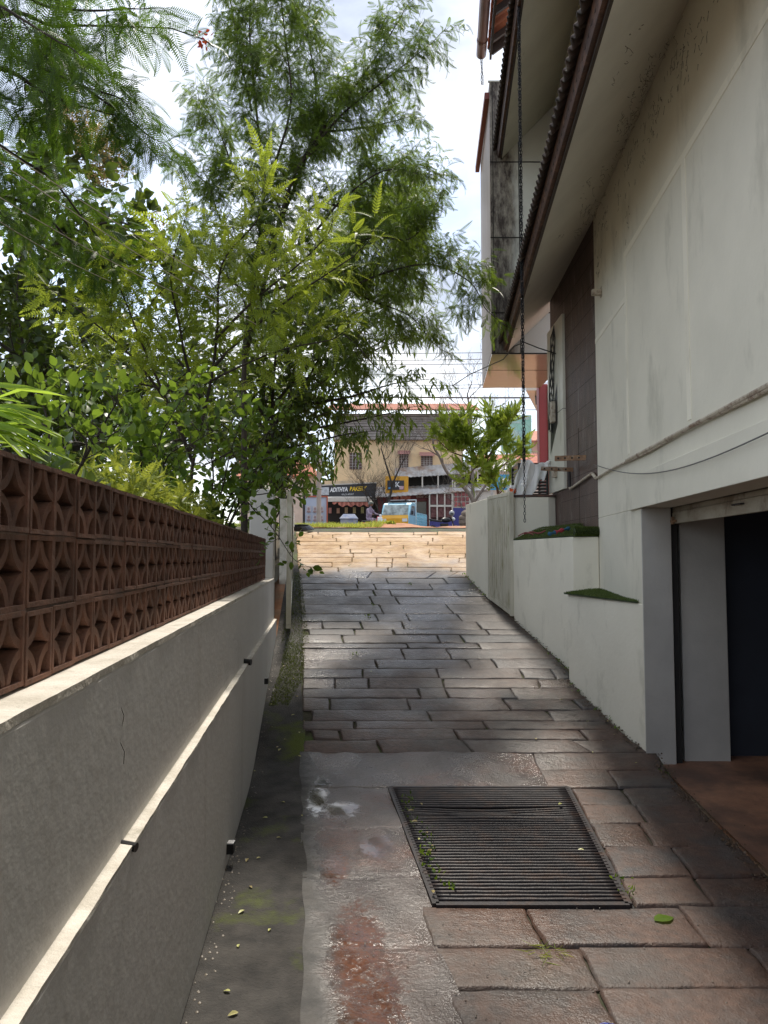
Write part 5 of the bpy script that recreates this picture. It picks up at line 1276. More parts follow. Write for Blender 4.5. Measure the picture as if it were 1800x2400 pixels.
# ------------------------------------------------------------------ across the road
def text(body, size, loc, rot, m, parent, name='lettering', shear=0, off=0, sx=1., width=None):
    cu = bpy.data.curves.new(name, 'FONT'); cu.body = body; cu.size = size; cu.extrude = .008; cu.shear = shear; cu.offset = off; cu.align_x = 'LEFT'
    t = bpy.data.objects.new('tmp', cu); COL.objects.link(t)
    dg_ = bpy.context.evaluated_depsgraph_get(); me = bpy.data.meshes.new_from_object(t.evaluated_get(dg_)); bpy.data.objects.remove(t)
    if width:
        xs = [v.co.x for v in me.vertices]; sx = width/(max(xs)-min(xs))
    me.name = name; me.materials.clear(); me.materials.append(m)
    o = bpy.data.objects.new(name, me); COL.objects.link(o); o.parent = parent
    o.location = Vector(loc)-Vector(parent_off(parent)); o.rotation_euler = rot; o.scale = (sx, 1, 1); return o
FR = (R(90), 0, 0)
white = mat('white_lettering', (.85, .85, .85), None, 3, .5); yel = mat('yellow_lettering', (.85, .55, .03), None, 3, .5)
dk = mat('charcoal_board', (.035, .035, .04), None, 1, .5); darkin = mat('dark_shop_interior', (.02, .018, .016), None, 2, .9)
rsh = mat('maroon_shopfront', (.16, .02, .02), None, 2, .5); salmon = mat('salmon_canvas', (.55, .22, .16), (.42, .16, .12), 3, .8); tin = mat('pale_tin_roof', (.55, .54, .52), (.38, .36, .34), 1.5, .6, c3=(.3, .2, .14), c3scale=1)
cream = mat('cream_trim', (.6, .55, .48), None, 2, .7); meshm = mat('grey_timber_slats', (.46, .43, .40), (.32, .29, .27), 3, .8); shut = mat('brown_window_shutter', (.13, .08, .065), None, 3, .7)
DB = 44.0
def rect(bm, px0, py0, px1, py1, D, th=.05):
    a = at(px0, py1, D); c = at(px1, py0, D); bm.box(a.x, c.x, D, D+th, a.z, c.z)
# ochre building
YB = root('ochre_building', 'two-storey ochre building across the road with a slatted attic and red tiled roof', 'building', at(930, 1256, DB+2))
b = MB(); a = at(783, 1256, DB+1); c = at(1085, 1030, DB+1); b.box(a.x, c.x, DB+1, DB+9, 2.6, c.z); b.build('wall', M['yellow'], YB)
b = MB(); a = at(760, 1256, DB+.4); c = at(860, 1127, DB+.4); b.box(a.x, c.x, DB+.4, DB+.98, 2.6, c.z); b.build('ground_floor_wall', M['yellow'], YB)
b = MB(); z0 = zat(1030, DB+.6); z1 = zat(968, DB+.6); x0 = xat(780, DB+.6); x1 = xat(1110, DB+.6)
for k in range(16): zz = z0+(z1-z0)*k/16; b.box(x0, x1, DB+.6+.05*(k % 2), DB+.7+.05*(k % 2), zz+.01, zz+(z1-z0)/16-.03)
b.build('attic_slats', meshm, YB)
b = MB(); b.box(x0, x1, DB+.8, DB+8, z0+.005, z1); b.build('attic_wall', mat('attic_grey', (.16, .13, .12), None, 2, .9), YB)
b = MB(); nx = 120
for i in range(nx+1):
    x = x0-.4+(x1-x0+.8)*i/nx; w = .05*(i % 2)
    b.v += [(x, DB-.2, z1+.05+w), (x, DB+4.5, z1+1.4+w)]
for i in range(nx): b.f.append((2*i, 2*i+2, 2*i+3, 2*i+1)); b.mi.append(0)
o = b.build('roof', mat('far_roof_tile', (.42, .17, .10), (.26, .10, .07), 2, .9), YB); md = o.modifiers.new('s', 'SOLIDIFY'); md.thickness = .08
def window(parent, px0, py0, px1, py1, D, shade=True):
    b = MB(); rect(b, px0, py0, px1, py1, D-.04, .04); w = b.build('window', shut, parent)
    b = MB(); a = at(px0, py1, D-.07); c = at(px1, py0, D-.07)
    for k in range(1, 4): x = a.x+(c.x-a.x)*k/4; b.box(x-.02, x+.02, D-.07, D-.05, a.z, c.z)
    for k in range(1, 6): z = a.z+(c.z-a.z)*k/6; b.box(a.x, c.x, D-.075, D-.0705, z-.012, z+.012)
    b.build('grille', meshm, w)
    if shade:
        b = MB(); b.hexa([(a.x-.1, D-.5, c.z-.12), (c.x+.1, D-.5, c.z-.12), (c.x+.1, D-.0, c.z+.12), (a.x-.1, D-.0, c.z+.12), (a.x-.1, D-.5, c.z-.06), (c.x+.1, D-.5, c.z-.06), (c.x+.1, D-.0, c.z+.18), (a.x-.1, D-.0, c.z+.18)])
        b.build('awning', mat('pink_shade', (.55, .28, .24), None, 2, .8), w)
window(YB, 819, 1061, 848, 1100, DB+1, False); window(YB, 936, 1062, 957, 1098, DB+1); window(YB, 987, 1066, 1014, 1094, DB+1)
# bakery
BK = root('bakery', 'bakery shopfront with a black signboard and salmon awning over a dark opening', 'shop', at(805, 1256, DB))
b = MB(); a = at(760, 1256, DB); c = at(885, 1167, DB); b.box(a.x, c.x, DB+.3, DB+.39, 2.7, c.z); b.build('dark_opening', darkin, BK)
b = MB(); sb0 = at(732, 1174, DB-.4); sb1 = at(882, 1132, DB-.4); 
b.hexa([(sb0.x, DB-.4, sb0.z), (sb1.x, DB-.4, sb0.z+.1), (sb1.x, DB-.3, sb0.z+.1), (sb0.x, DB-.3, sb0.z), (sb0.x, DB-.4, sb1.z-.18), (sb1.x, DB-.4, sb1.z), (sb1.x, DB-.3, sb1.z), (sb0.x, DB-.3, sb1.z-.18)])
SB = b.build('signboard', dk, BK)
b = MB(); b.beam((sb0.x-.02, DB-.42, sb1.z-.16), (sb1.x+.02, DB-.42, sb1.z+.02), .05, .06); b.beam((sb0.x-.02, DB-.42, sb0.z), (sb1.x+.02, DB-.42, sb0.z+.1), .05, .05); b.beam((sb0.x-.01, DB-.42, sb0.z), (sb0.x-.01, DB-.42, sb1.z-.16), .05, .05, up=(0, 1, 0)); b.build('frame', cream, SB)
rt_ = (R(90), R(-2.6), 0)
q = at(773.5, 1153, DB-.43); text('ADiTHYA', .36, q, rt_, white, SB, shear=.25, off=.012, width=1.08)
q = at(819, 1151, DB-.43); text('BAKERY', .36, q, rt_, yel, SB, shear=.25, off=.012, width=1.05)
q = at(801, 1161, DB-.43); text('HOT & COOL | RESTAURANT', .13, q, rt_, white, SB, width=.72)
b = MB(); rect(b, 742, 1142, 771, 1160, DB-.43, .02); b.build('logo_panel', mat('pale_panel', (.55, .58, .6), (.3, .32, .34), 6, .6), SB)
b = MB(); a = at(764, 1176, DB-1.2); c = at(870, 1166, DB-1.2)
b.hexa([(a.x, DB-1.3, a.z), (c.x, DB-1.3, a.z), (c.x, DB-.3, a.z+.25), (a.x, DB-.3, a.z+.25), (a.x, DB-1.3, a.z+.22), (c.x, DB-1.3, a.z+.22), (c.x, DB-.3, a.z+.4), (a.x, DB-.3, a.z+.4)]); AW = b.build('awning', cream, BK)
b = MB(); x0 = xat(778, DB-1.25); x1 = xat(866, DB-1.25)
for i in range(41):
    x = x0+(x1-x0)*i/40; b.v += [(x, DB-1.25+.04*math.sin(i*1.3), a.z-.02), (x, DB-1.25+.06*math.sin(i*1.3), a.z-.25-.06*math.sin(i*.7)-(.0 if i > 6 else -.15))]
for i in range(40): b.f.append((2*i, 2*i+2, 2*i+3, 2*i+1)); b.mi.append(0)
b.build('canvas_drape', salmon, AW)
random.seed(9)
for k in range(5):
    b = MB(); x = 770+k*19; rect(b, x, 1190+random.randint(-3, 3), x+7, 1203, DB+.2, .03)
    b.build('poster', mat('shop_poster', (.4, .2+.05*k, .18), None, 3, .7), BK)
# orange sign + red shop + tin roofs
OS = root('yellow_sign', 'square orange-yellow sign with a dark inner panel above the red shops', 'sign', at(930, 1160, DB-.9))
b = MB(); rect(b, 903, 1116, 957, 1160, DB-.9, .15); b.build('backing_board', mat('orange_slats', (.72, .36, .03), (.62, .30, .02), 2, .6), OS)
b = MB(); rect(b, 908, 1126, 947, 1148, DB-.96, .05); ip = b.build('inner_panel', dk, OS)
text('K', .42, at(926, 1141, DB-.99), FR, white, ip, off=.01)
b = MB(); rect(b, 910, 1142, 920, 1146, DB-.98, .01); b.m = 1; rect(b, 936, 1139, 946, 1147, DB-.98, .01); b.build('print', [mat('blue_print', (.1, .3, .55), None, 3, .6), mat('pink_print', (.55, .2, .25), (.5, .5, .5), 12, .6)], ip)
TR = root('tin_roofed_shops', 'low row of shops under pale corrugated tin roofs right of the ochre building', 'shop row', at(1000, 1256, DB))
def tinroof(px0, py0, px1, py1, D0, D1, py0b, py1b):
    b = MB(); n = 60; A_, B_ = at(px0, py0, D0), at(px1, py1, D0); C_, D_ = at(px0, py0b, D1), at(px1, py1b, D1)
    for i in range(n+1):
        t = i/n; w = Vector((0, 0, .03*(i % 2))); b.v += [tuple(A_.lerp(B_, t)+w), tuple(C_.lerp(D_, t)+w)]
    for i in range(n): b.f.append((2*i, 2*i+2, 2*i+3, 2*i+1)); b.mi.append(0)
    o = b.build('tin_roof', tin, TR); md = o.modifiers.new('s', 'SOLIDIFY'); md.thickness = .04
tinroof(880, 1166, 1230, 1142, DB-1.6, DB+.6, 1142, 1128)
tinroof(925, 1120, 1210, 1103, DB-.5, DB+.9, 1098, 1075)
b = MB(); rect(b, 958, 1112, 1150, 1142, DB+.5, .1); b.build('dark_loft', darkin, TR)
for px in (990, 1027, 1061, 1066, 1120): b = MB(); a = at(px, 1142, DB-.45); c = at(px, 1108, DB-.45); b.box(a.x-.04, a.x+.04, DB-.45, DB-.37, a.z, c.z); b.build('post', cream, TR)
b = MB(); rect(b, 885, 1158, 1008, 1175, DB-.7, .1); rect(b, 885, 1175, 905, 1256, DB-.68, .08); rect(b, 1000, 1175, 1008, 1256, DB-.68, .08); RS = b.build('red_shopfront', rsh, TR)
b = MB(); rect(b, 905, 1176, 1000, 1256, DB-.5, .1); b.build('dark_window', mat('shop_glass', (.03, .04, .03), (.06, .06, .04), .8, .1), RS)
b = MB(); rect(b, 922, 1162, 934, 1173, DB-.73, .02); rect(b, 938, 1162, 962, 1172, DB-.73, .02); b.build('small_sign', mat('red_sign', (.45, .05, .04), (.6, .3, .2), 14, .6), RS)
text('മലബാർ', .22, at(975, 1166, DB-.74), FR, mat('pale_letter', (.7, .6, .5), None, 3, .6), RS)
b = MB(); a = at(1007, 1216, DB-1.5); c = at(1060, 1155, DB-1.5)
for k in range(4): x = a.x+(c.x-a.x)*k/3; b.box(x-.04, x+.04, DB-1.5, DB-1.42, 2.75, c.z)
for z in (a.z-.3, (a.z+c.z)/2, c.z): b.box(a.x, c.x, DB-1.49, DB-1.43, z-.06, z+.06)
GS = b.build('shop_grille', cream, TR)
b = MB()
for k in range(3):
    for j in range(2):
        for q_ in range(7):
            x = a.x+.12+(c.x-a.x)*k/3+q_*.062; z = a.z+.1+j*(c.z-a.z)/2
            b.box(x, x+.03, DB-1.38, DB-1.36, z, z+.62)
b.build('goods', mat('hanging_goods', (.42, .20, .18), (.2, .08, .08), 9, .7), GS)
b = MB(); rect(b, 1007, 1155, 1062, 1256, DB-1.2, .05); b.build('backing', mat('shop_dark_red', (.09, .035, .035), None, 2, .8), GS)
b = MB(); rect(b, 1062, 1190, 1160, 1256, DB-1.4, .1); rect(b, 1007, 1222, 1060, 1256, DB-1.55, .04); b.build('blue_wall', mat('blue_wall_paint', (.06, .06, .24), None, 2, .7), TR)
b = MB(); rect(b, 1062, 1150, 1160, 1190, DB-1.4, .08); b.build('pale_wall', cream, TR)
b = MB()
for k in range(4):
    for j in range(3): rect(b, 1065+k*9, 1153+j*12, 1072+k*9, 1163+j*12, DB-1.45, .02)
b.build('notice', mat('shop_notices', (.45, .10, .10), (.12, .05, .05), 5, .7), TR)
# text signs
def board(name, label, px0, py0, px1, py1, D, m, cat='sign'):
    r_ = root(name, label, cat, at((px0+px1)/2, py1, D)); b = MB(); rect(b, px0, py0, px1, py1, D, .12); b.build('panel', m, r_)
    a = at(px0+3, py1, D); c = at(px1-3, py1, D)
    for x in (a.x, c.x): b = MB(); b.box(x-.05, x+.05, D+.02, D+.1, gz(D), a.z); b.build('post', meshm, r_)
    return r_
bs = board('blue_sign', 'bright blue shop sign with white letters behind the small tree', 1150, 1112, 1215, 1148, 34, mat('sky_blue_board', (.05, .33, .55), None, 1, .5))
text('opp', .62, at(1176, 1135, 33.97), FR, white, bs, off=.01); text('opposite', .12, at(1176, 1143, 33.97), FR, white, bs)
gb_ = board('green_billboard', 'tall pale green billboard rising behind the small tree', 1175, 973, 1245, 1062, 60, mat('green_board', (.16, .42, .34), (.35, .55, .48), .25, .6), 'billboard')
text('SMART TRUST', .36, at(1213, 983, 59.97), FR, white, gb_, width=1.0)
b = MB(); rect(b, 1176, 988, 1220, 992, 59.97, .02); rect(b, 1192, 1008, 1232, 1050, 59.96, .02); b.build('print', mat('billboard_print', (.45, .58, .55), (.2, .4, .4), .9, .6), gb_)
pb = board('poster_board', 'pale blue poster board with a grid of faded portraits, red edged, left of the bakery', 713, 1165, 767, 1236, 30, mat('pale_blue_poster', (.50, .55, .66), (.42, .47, .58), 1, .6))
b = MB(); rect(b, 711, 1162, 768, 1165, 29.96, .1); rect(b, 765, 1162, 768, 1240, 29.955, .1); b.build('frame', mat('orange_red_frame', (.5, .12, .06), None, 2, .6), pb)
for k in range(6):
    b = MB(); x = 718+(k % 3)*15; y = 1186+(k//3)*20; rect(b, x, y, x+11, y+15, 29.97, .01); ph_ = b.build('portrait', mat('portrait_card', (.55, .52, .55), None, 2, .6), pb)
    b = MB(); p = at(x+5.5, y+6, 29.96); b.ball(p, .045, .01, .06); p = at(x+5.5, y+13, 29.96); b.ball(p, .08, .01, .05); b.build('figure', mat('faded_figure', (.36, .25, .24), None, 2, .7), ph_)
# far houses right/left
hr = root('tiled_house', 'low house with a red tiled roof far right, behind the plastic sheet', 'house', at(1200, 1256, 50))
b = MB(); rect(b, 1110, 1090, 1400, 1256, 50.5, 4); b.build('wall', cream, hr)
b = MB(); a = at(1105, 1092, 50); c = at(1400, 1092, 50); d_ = at(1405, 1060, 54); e = at(1105, 1066, 54); b.add([a, c, d_, e], [(0, 1, 2, 3)]); o = b.build('roof', mat('far_red_tile', (.45, .16, .09), (.3, .1, .07), 3, .9), hr); md = o.modifiers.new('s', 'SOLIDIFY'); md.thickness = .1
h2 = root('pink_house', 'pinkish gabled building beyond the red column', 'house', at(1290, 1256, 62))
b = MB(); rect(b, 1235, 1030, 1420, 1256, 62, 6); b.build('wall', mat('pink_wall', (.55, .36, .30), None, 1, .9), h2)
b = MB(); a = at(1225, 1032, 61.6); c = at(1430, 1032, 61.6); b.add([a, c, at(1430, 1010, 66), at(1240, 1010, 66)], [(0, 1, 2, 3)]); o = b.build('roof', mat('pink_tile', (.5, .22, .15), None, 3, .9), h2); md = o.modifiers.new('s', 'SOLIDIFY'); md.thickness = .12
h3 = root('tiled_house', 'small house with a red roof seen between the leaves left of the bakery', 'house', at(700, 1256, 48))
b = MB(); rect(b, 560, 1112, 740, 1256, 48.5, 4); b.build('wall', cream, h3)
b = MB(); b.add([at(540, 1118, 48), at(748, 1112, 48), at(720, 1075, 52), at(560, 1075, 52)], [(0, 1, 2, 3)]); o = b.build('roof', mat('left_red_tile', (.42, .15, .09), None, 3, .9), h3); md = o.modifiers.new('s', 'SOLIDIFY'); md.thickness = .1
b = MB(); a = at(747, 1256, 27); b.tube([(a.x, 27, gz(27)), (a.x, 27, at(747, 1060, 27).z)], .09, 10); 
b.build('utility_pole', mat('pole_concrete', (.42, .38, .34), None, 3, .8), label='slim concrete utility pole left of the bakery sign', cat='pole')
b = MB(); a = at(712, 1256, 27.5); b.tube([(a.x, 27.5, gz(27)), (a.x, 27.5, at(712, 1150, 27).z)], .05, 8); b.build('metal_post', M['steel'], label='thin dark metal post beside the poster board', cat='post')
rng = np.random.default_rng(81)
for (px, D_, lab, pts_, sd__) in ((790, 56, 'round green tree behind the bakery roof', [[(790, 1180, 56), (790, 1120, 56)], [(770, 1120, 56), (755, 1095, 56)]], 81), (1330, 70, 'distant green tree right of the billboard', [[(1330, 1150, 70), (1330, 1100, 70)]], 82)):
    rng = np.random.default_rng(sd__); g = at(px, 1256, D_); g.z = 2.77
    tree('distant_tree', lab, g, [([g]+[at(*q) for q in pts_[0]], .2, .3)]+[([at(*q) for q in L_], .1, .1) for L_ in pts_[1:]], leaf_ovate(.5, .35), M['leafD'], M['bark'], r0=.1, d2=5, len2=1.8, n3=5, len3=1., sp=.3, up2=.3)
# trees far left behind the garden so no bare horizon shows
for k, (px, D_) in enumerate(((-100, 20), (180, 21), (420, 20), (600, 22))):
    rng = np.random.default_rng(90+k); g = at(px, 1200, D_); g.z = gz(D_)
    wd = ('at the far left behind the dark leafy tree', 'behind the teak-like tree', 'behind the pinnate shrub', 'behind the gate pillar')[k]
    tree('background_tree', 'dense dark green background tree '+wd, g, [([g, at(px, 1050, D_), at(px+20, 900, D_), at(px+10, 780, D_)], .2, .1), ([at(px, 1080, D_), at(px+90, 980, D_), at(px+160, 900, D_)], .1, 0.), ([at(px, 1080, D_), at(px-90, 980, D_), at(px-160, 900, D_)], .1, 0.)],
         leaf_ovate(.24, .13), M['leafD'], M['bark'], group='background trees', r0=.1, d2=7, len2=1.2, n3=5, len3=.7, sp=.16, up2=.2)

# dark undergrowth added behind the openwork screen so its openings look dark
rng = np.random.default_rng(77)
lim_ = []
for k, y in enumerate(frange(.8, 8.4, .22)):
    xx = lwx(y, -.42-.12*(k % 2)); lim_.append(([Vector((xx, y, gtop)), Vector((xx+.04, y+.03, gtop+.28)), Vector((xx, y, gtop+.50))], .008, .0))
tree('undergrowth', 'dark leafy undergrowth added behind the terracotta screen to darken its openings', Vector((lwx(4, -.5), 4, gtop)), lim_, leaf_ovate(.07, .04), M['leafD'], M['bark'], cat='plants', leafname='foliage',
     r0=.008, d2=28, len2=.22, n3=3, len3=.1, sp=.035, up2=.1, fol=dict(ldroop=.1, flat=.3))
# bare trees
def bare(label, g, limbs, seed, m, n2=3, l2=1.2, r=.05):
    random.seed(seed); r_ = root('bare_tree', label, 'tree', g, 'leafless trees by the road'); b = MB(); tw_ = MB()
    def tw(p, d, ln, rr, lev, B):
        pts = [p]
        for i in range(5):
            d = (d+Vector((random.uniform(-.4, .4), random.uniform(-.3, .3), random.uniform(-.15, .35)))).normalized(); pts.append(pts[-1]+d*ln/5)
        B.tube(pts, [rr*(1-.75*i/5) for i in range(6)], 4, cap=False)
        if lev < 3:
            for k in range(4):
                q = pts[random.randint(1, 5)]; tw(q, (d+Vector((random.uniform(-1, 1), random.uniform(-.6, .6), random.uniform(-.3, .8)))).normalized(), ln*.6, rr*.5, lev+1, tw_)
    for L_, lr in limbs:
        P = catmull(L_, 4); b.tube(P, [lr*(1-.7*i/len(P)) for i in range(len(P))], 7, cap=False)
        for i in range(2, len(P), max(1, len(P)//(n2*2))):
            tw(P[i], (P[min(i+1, len(P)-1)]-P[i-1]).normalized().lerp(Vector((random.uniform(-1, 1), random.uniform(-.5, .5), random.uniform(-.1, .9))), .7).normalized(), l2*random.uniform(.6, 1.2), max(.009, lr*.28), 0, tw_)
    b.build('trunk', m, r_, smooth=True); tw_.build('crown', m, r_)
D_ = 41.8
g = at(893, 1256, D_); g.z = gz(D_)
bare('leafless tree with a dark leaning trunk left of the pickup', g, [([g, at(893, 1210, D_), at(908, 1180, D_), at(918, 1140, D_), at(905, 1090, D_), at(893, 1050, D_)], .10), ([at(918, 1140, D_), at(935, 1100, D_), at(950, 1070, D_)], .06), ([at(893, 1215, D_), at(880, 1180, D_), at(862, 1160, D_)], .06), ([at(893, 1210, D_), at(897, 1180, D_), at(893, 1165, D_)], .05), ([at(885, 1240, D_), at(870, 1200, D_), at(850, 1130, D_)], .06)], 4, M['bark'], l2=1.5)
g = at(1115, 1256, 29); g.z = gz(29)
bare('leafless tree whose pale curved trunk leans left over the tin roofs', g, [([g, at(1110, 1180, 29), at(1085, 1140, 29), at(1050, 1110, 29), at(1030, 1070, 29), at(1015, 1040, 29), at(1020, 980, 29)], .10), ([at(1030, 1070, 29), at(1005, 1055, 29), at(985, 1050, 29)], .03), ([at(1110, 1180, 29), at(1150, 1120, 29), at(1180, 1090, 29), at(1230, 1060, 29)], .06)], 6, M['barkg'], l2=1.5)
g = at(1110, 1256, 40); g.z = gz(40)
bare('leafless tree rising above the small green tree against the sky', g, [([g, at(1108, 1150, 40), at(1105, 1040, 40), at(1100, 960, 40), at(1095, 925, 40)], .12), ([at(1106, 1060, 40), at(1150, 1000, 40), at(1185, 960, 40)], .06), ([at(1106, 1040, 40), at(1060, 980, 40), at(1040, 940, 40)], .05)], 8, M['barkg'], l2=2.0)

# pickup truck (local frame: front toward -y)
pos = at(948, 1256, 39.2); pos.z = gz(39.2)
PK = root('pickup_truck', 'small light blue pickup truck with a yellow front and roof rack parked by the road', 'pickup truck', pos, rz=R(-17)); LOCAL.add(PK.name)
blue = mat('light_blue_paint', (.30, .58, .70), None, 2, .35, coat=.4); yl = mat('yellow_front_paint', (.80, .42, .02), None, 2, .35, coat=.4); rub = mat('tyre_rubber', (.02, .02, .02), None, 9, .8)
gls = mat('windscreen_glass', (.30, .36, .36), (.08, .10, .10), 3, .08); wpt = mat('white_paint', (.75, .78, .78), None, 2, .4)
W2 = .76
b = MB()
# cab side profile (y,z) front at y=-1.9
prof = [(-1.92, .42), (-1.95, .85), (-1.86, 1.02), (-1.45, 1.62), (-1.25, 1.72), (-.55, 1.74), (-.45, 1.66), (-.45, .42)]
b.extr([(-W2, y, z) for y, z in prof], (2*W2, 0, 0)); b.build('cab', blue, PK, bevel=.03)
b = MB(); b.add([(-W2+.02, -1.94, .50), (W2-.02, -1.94, .50), (W2-.02, -1.97, .86), (-W2+.02, -1.97, .86)], [(0, 1, 2, 3)]); b.add([(-W2+.02, -1.97, .86), (W2-.02, -1.97, .86), (W2-.04, -1.885, 1.04), (-W2+.04, -1.885, 1.04)], [(0, 1, 2, 3)])
o = b.build('front_panel', yl, PK); md = o.modifiers.new('s', 'SOLIDIFY'); md.thickness = .02; md.offset = 1
b = MB(); b.add([(-W2+.07, -1.875, 1.06), (W2-.07, -1.875, 1.06), (W2-.12, -1.50, 1.60), (-W2+.12, -1.50, 1.60)], [(0, 1, 2, 3)]); b.build('windscreen', gls, PK)
for sx in (-1, 1):
    b = MB(); x = sx*(W2+.004); b.add([(x, -1.66, 1.06), (x, -.62, 1.06), (x, -.66, 1.56), (x, -1.36, 1.56)], [(0, 1, 2, 3)]); b.build('side_window', gls, PK)
    b = MB(); b.box(min(sx*.42, sx*.70), max(sx*.42, sx*.70), -2.0, -1.965, .70, .86); b.build('headlight', wpt, PK, bevel=.02)
    b = MB(); b.tube([(sx*(W2+.02), -1.6, 1.1), (sx*(W2+.14), -1.72, 1.16)], .015, 6); b.box(sx*(W2+.14)-.05, sx*(W2+.14)+.05, -1.75, -1.72, 1.08, 1.26); b.build('mirror', M['black'], PK)
    for yw in (-1.25, 1.15):
        b = MB(); b.tube([(sx*(W2-.16), yw, .29), (sx*(W2+.01), yw, .29)], .29, 18); w_ = b.build('wheel', rub, PK); b = MB(); b.tube([(sx*(W2+.0), yw, .29), (sx*(W2+.025), yw, .29)], .16, 14); b.build('rim', wpt, w_)
b = MB(); b.box(-W2, W2, -2.02, -1.95, .36, .50); b.build('bumper', wpt, PK, bevel=.02)
b = MB(); b.box(-W2, W2, -.42, 1.9, .55, .62)
for sx in (-1, 1):
    for z in (.72, .86, 1.0): b.box(sx*W2-.02, sx*W2+.02, -.42, 1.9, z-.045, z+.045)
    b.box(sx*W2-.025, sx*W2+.025, -.42, 1.9, 1.20, 1.26)
    for k in range(8): y = -.40+k*.325; b.box(sx*W2-.028, sx*W2+.028, y, y+.05, .6, 1.25)
for z in (.75, .95, 1.15): b.box(-W2, W2, 1.86, 1.9, z-.05, z+.05)
b.build('cargo_bed', blue, PK)
b = MB(); 
for x in (-W2, -.38, 0, .38, W2): b.box(x-.02, x+.02, -.44, -.40, .6, 1.95)
for z in (1.3, 1.45, 1.6, 1.78, 1.93): b.box(-W2-.01, W2+.01, -.445, -.395, z-.02, z+.02)
b.build('headboard_rack', wpt, PK)
b = MB(); b.box(-.55, .45, -1.3, -.6, 1.79, 1.86)
for x in (-.5, .4): b.tube([(x, -1.35, 1.74), (x, -1.35, 1.88), (x, -.5, 1.88), (x, -.5, 1.74)], .02, 5)
b.build('roof_rack', M['steel'], PK)
for yw in (-1.25, 1.15):
    b = MB(); b.beam((-W2+.1, yw, .30), (W2-.1, yw, .30), .06, .06, up=(0, 0, 1)); b.build('axle', M['steel'], PK)

# scooter + rider
def skin_body(name, pts, edges, radii, m, parent, sub=1):
    me = bpy.data.meshes.new(name); me.from_pydata(pts, edges, []); o = bpy.data.objects.new(name, me); COL.objects.link(o)
    if parent is not None: o.parent = parent
    sk = o.modifiers.new('skin', 'SKIN'); me.skin_vertices  # layer is created by the modifier
    for i, r in enumerate(radii): me.skin_vertices[0].data[i].radius = (r, r)
    me.skin_vertices[0].data[0].use_root = True
    if sub: s2 = o.modifiers.new('sub', 'SUBSURF'); s2.levels = sub; s2.render_levels = sub
    me.materials.append(m); return o
pos = at(874, 1250, 37); pos.z = gz(37)
SC = root('motor_scooter', 'red and white motor scooter facing right in front of the bakery', 'scooter', pos, rz=R(-42)); LOCAL.add(SC.name)
sred = mat('scooter_red', (.75, .03, .07), None, 2, .3, coat=.5)
for x in (-.62, .62):
    b = MB(); b.tube([(x, -.05, .22), (x, .05, .22)], .22, 18); w_ = b.build('wheel', rub, SC); b = MB(); b.tube([(x, -.055, .22), (x, .055, .22)], .12, 12); b.build('rim', wpt, w_)
b = MB(); b.extr([(-.80, -.14, .55), (-.75, -.14, .35), (-.35, -.14, .25), (.25, -.14, .25), (.36, -.14, .30), (.50, -.14, .95), (.40, -.14, 1.0), (.22, -.14, .38), (-.1, -.14, .40), (-.2, -.14, .70), (-.72, -.14, .72)], (0, .28, 0)); b.build('body', sred, SC, bevel=.05)
b = MB(); b.extr([(.42, -.16, .45), (.60, -.16, .5), (.52, -.16, .95), (.44, -.16, .95)], (0, .32, 0)); b.build('front_shield', wpt, SC, bevel=.04)
b = MB(); b.box(-.72, -.12, -.13, .13, .72, .80); b.build('seat', M['black'], SC, bevel=.04)
b = MB(); b.tube([(.44, 0, .95), (.38, 0, 1.08)], .03, 8); b.tube([(.36, -.32, 1.08), (.42, 0, 1.06), (.36, .32, 1.08)], .018, 6); b.build('handlebar', M['black'], SC)
b = MB(); b.tube([(.50, 0, 1.02), (.56, 0, 1.02)], .07, 12); b.build('headlight', wpt, SC)
for s_ in (-1, 1):
    b = MB(); b.tube([(.38, s_*.25, 1.08), (.36, s_*.28, 1.24)], .008, 5); b.ball((.36, s_*.28, 1.27), .02, .05, .035, 8, 6); b.build('mirror', M['black'], SC)
PR = root('person', 'person in dark purple patterned clothes and helmet sitting on the red scooter', 'person', pos, rz=R(-42)); LOCAL.add(PR.name)
ptz = [(-.30, 0, .88), (-.27, 0, 1.10), (-.20, 0, 1.34), (-.17, 0, 1.44), (-.15, 0, 1.54),
       (-.22, -.17, 1.36), (-.05, -.24, 1.14), (.20, -.27, 1.08), (-.22, .17, 1.36), (-.05, .24, 1.14), (.20, .27, 1.08),
       (-.24, -.10, .86), (.14, -.16, .82), (.12, -.14, .42), (.20, -.14, .33), (-.24, .10, .86), (.14, .16, .82), (.12, .14, .42), (.20, .14, .33)]
ed = [(0, 1), (1, 2), (2, 3), (3, 4), (2, 5), (5, 6), (6, 7), (2, 8), (8, 9), (9, 10), (0, 11), (11, 12), (12, 13), (13, 14), (0, 15), (15, 16), (16, 17), (17, 18)]
rd = [.15, .145, .15, .06, .055, .065, .05, .035, .065, .05, .035, .10, .075, .05, .04, .10, .075, .05, .04]
skin = mat('brown_skin', (.22, .11, .07), None, 9, .6); cloth = mat('purple_grey_clothes', (.16, .12, .19), (.34, .28, .34), 30, .85)
skin_body('body', ptz, ed, rd, cloth, PR)
b = MB(); b.ball((-.12, 0, 1.64), .10, .085, .12, 16, 12); b.tube([(-.03, 0, 1.63), (-.005, 0, 1.615)], [.018, .012], 6); hd = b.build('head', skin, PR, smooth=True)
b = MB()
for s_ in (-1, 1): b.ball((-.04, s_*.035, 1.655), .012, .012, .008, 8, 6)
b.build('eye', M['black'], hd)
b = MB(); nu, nv = 18, 8
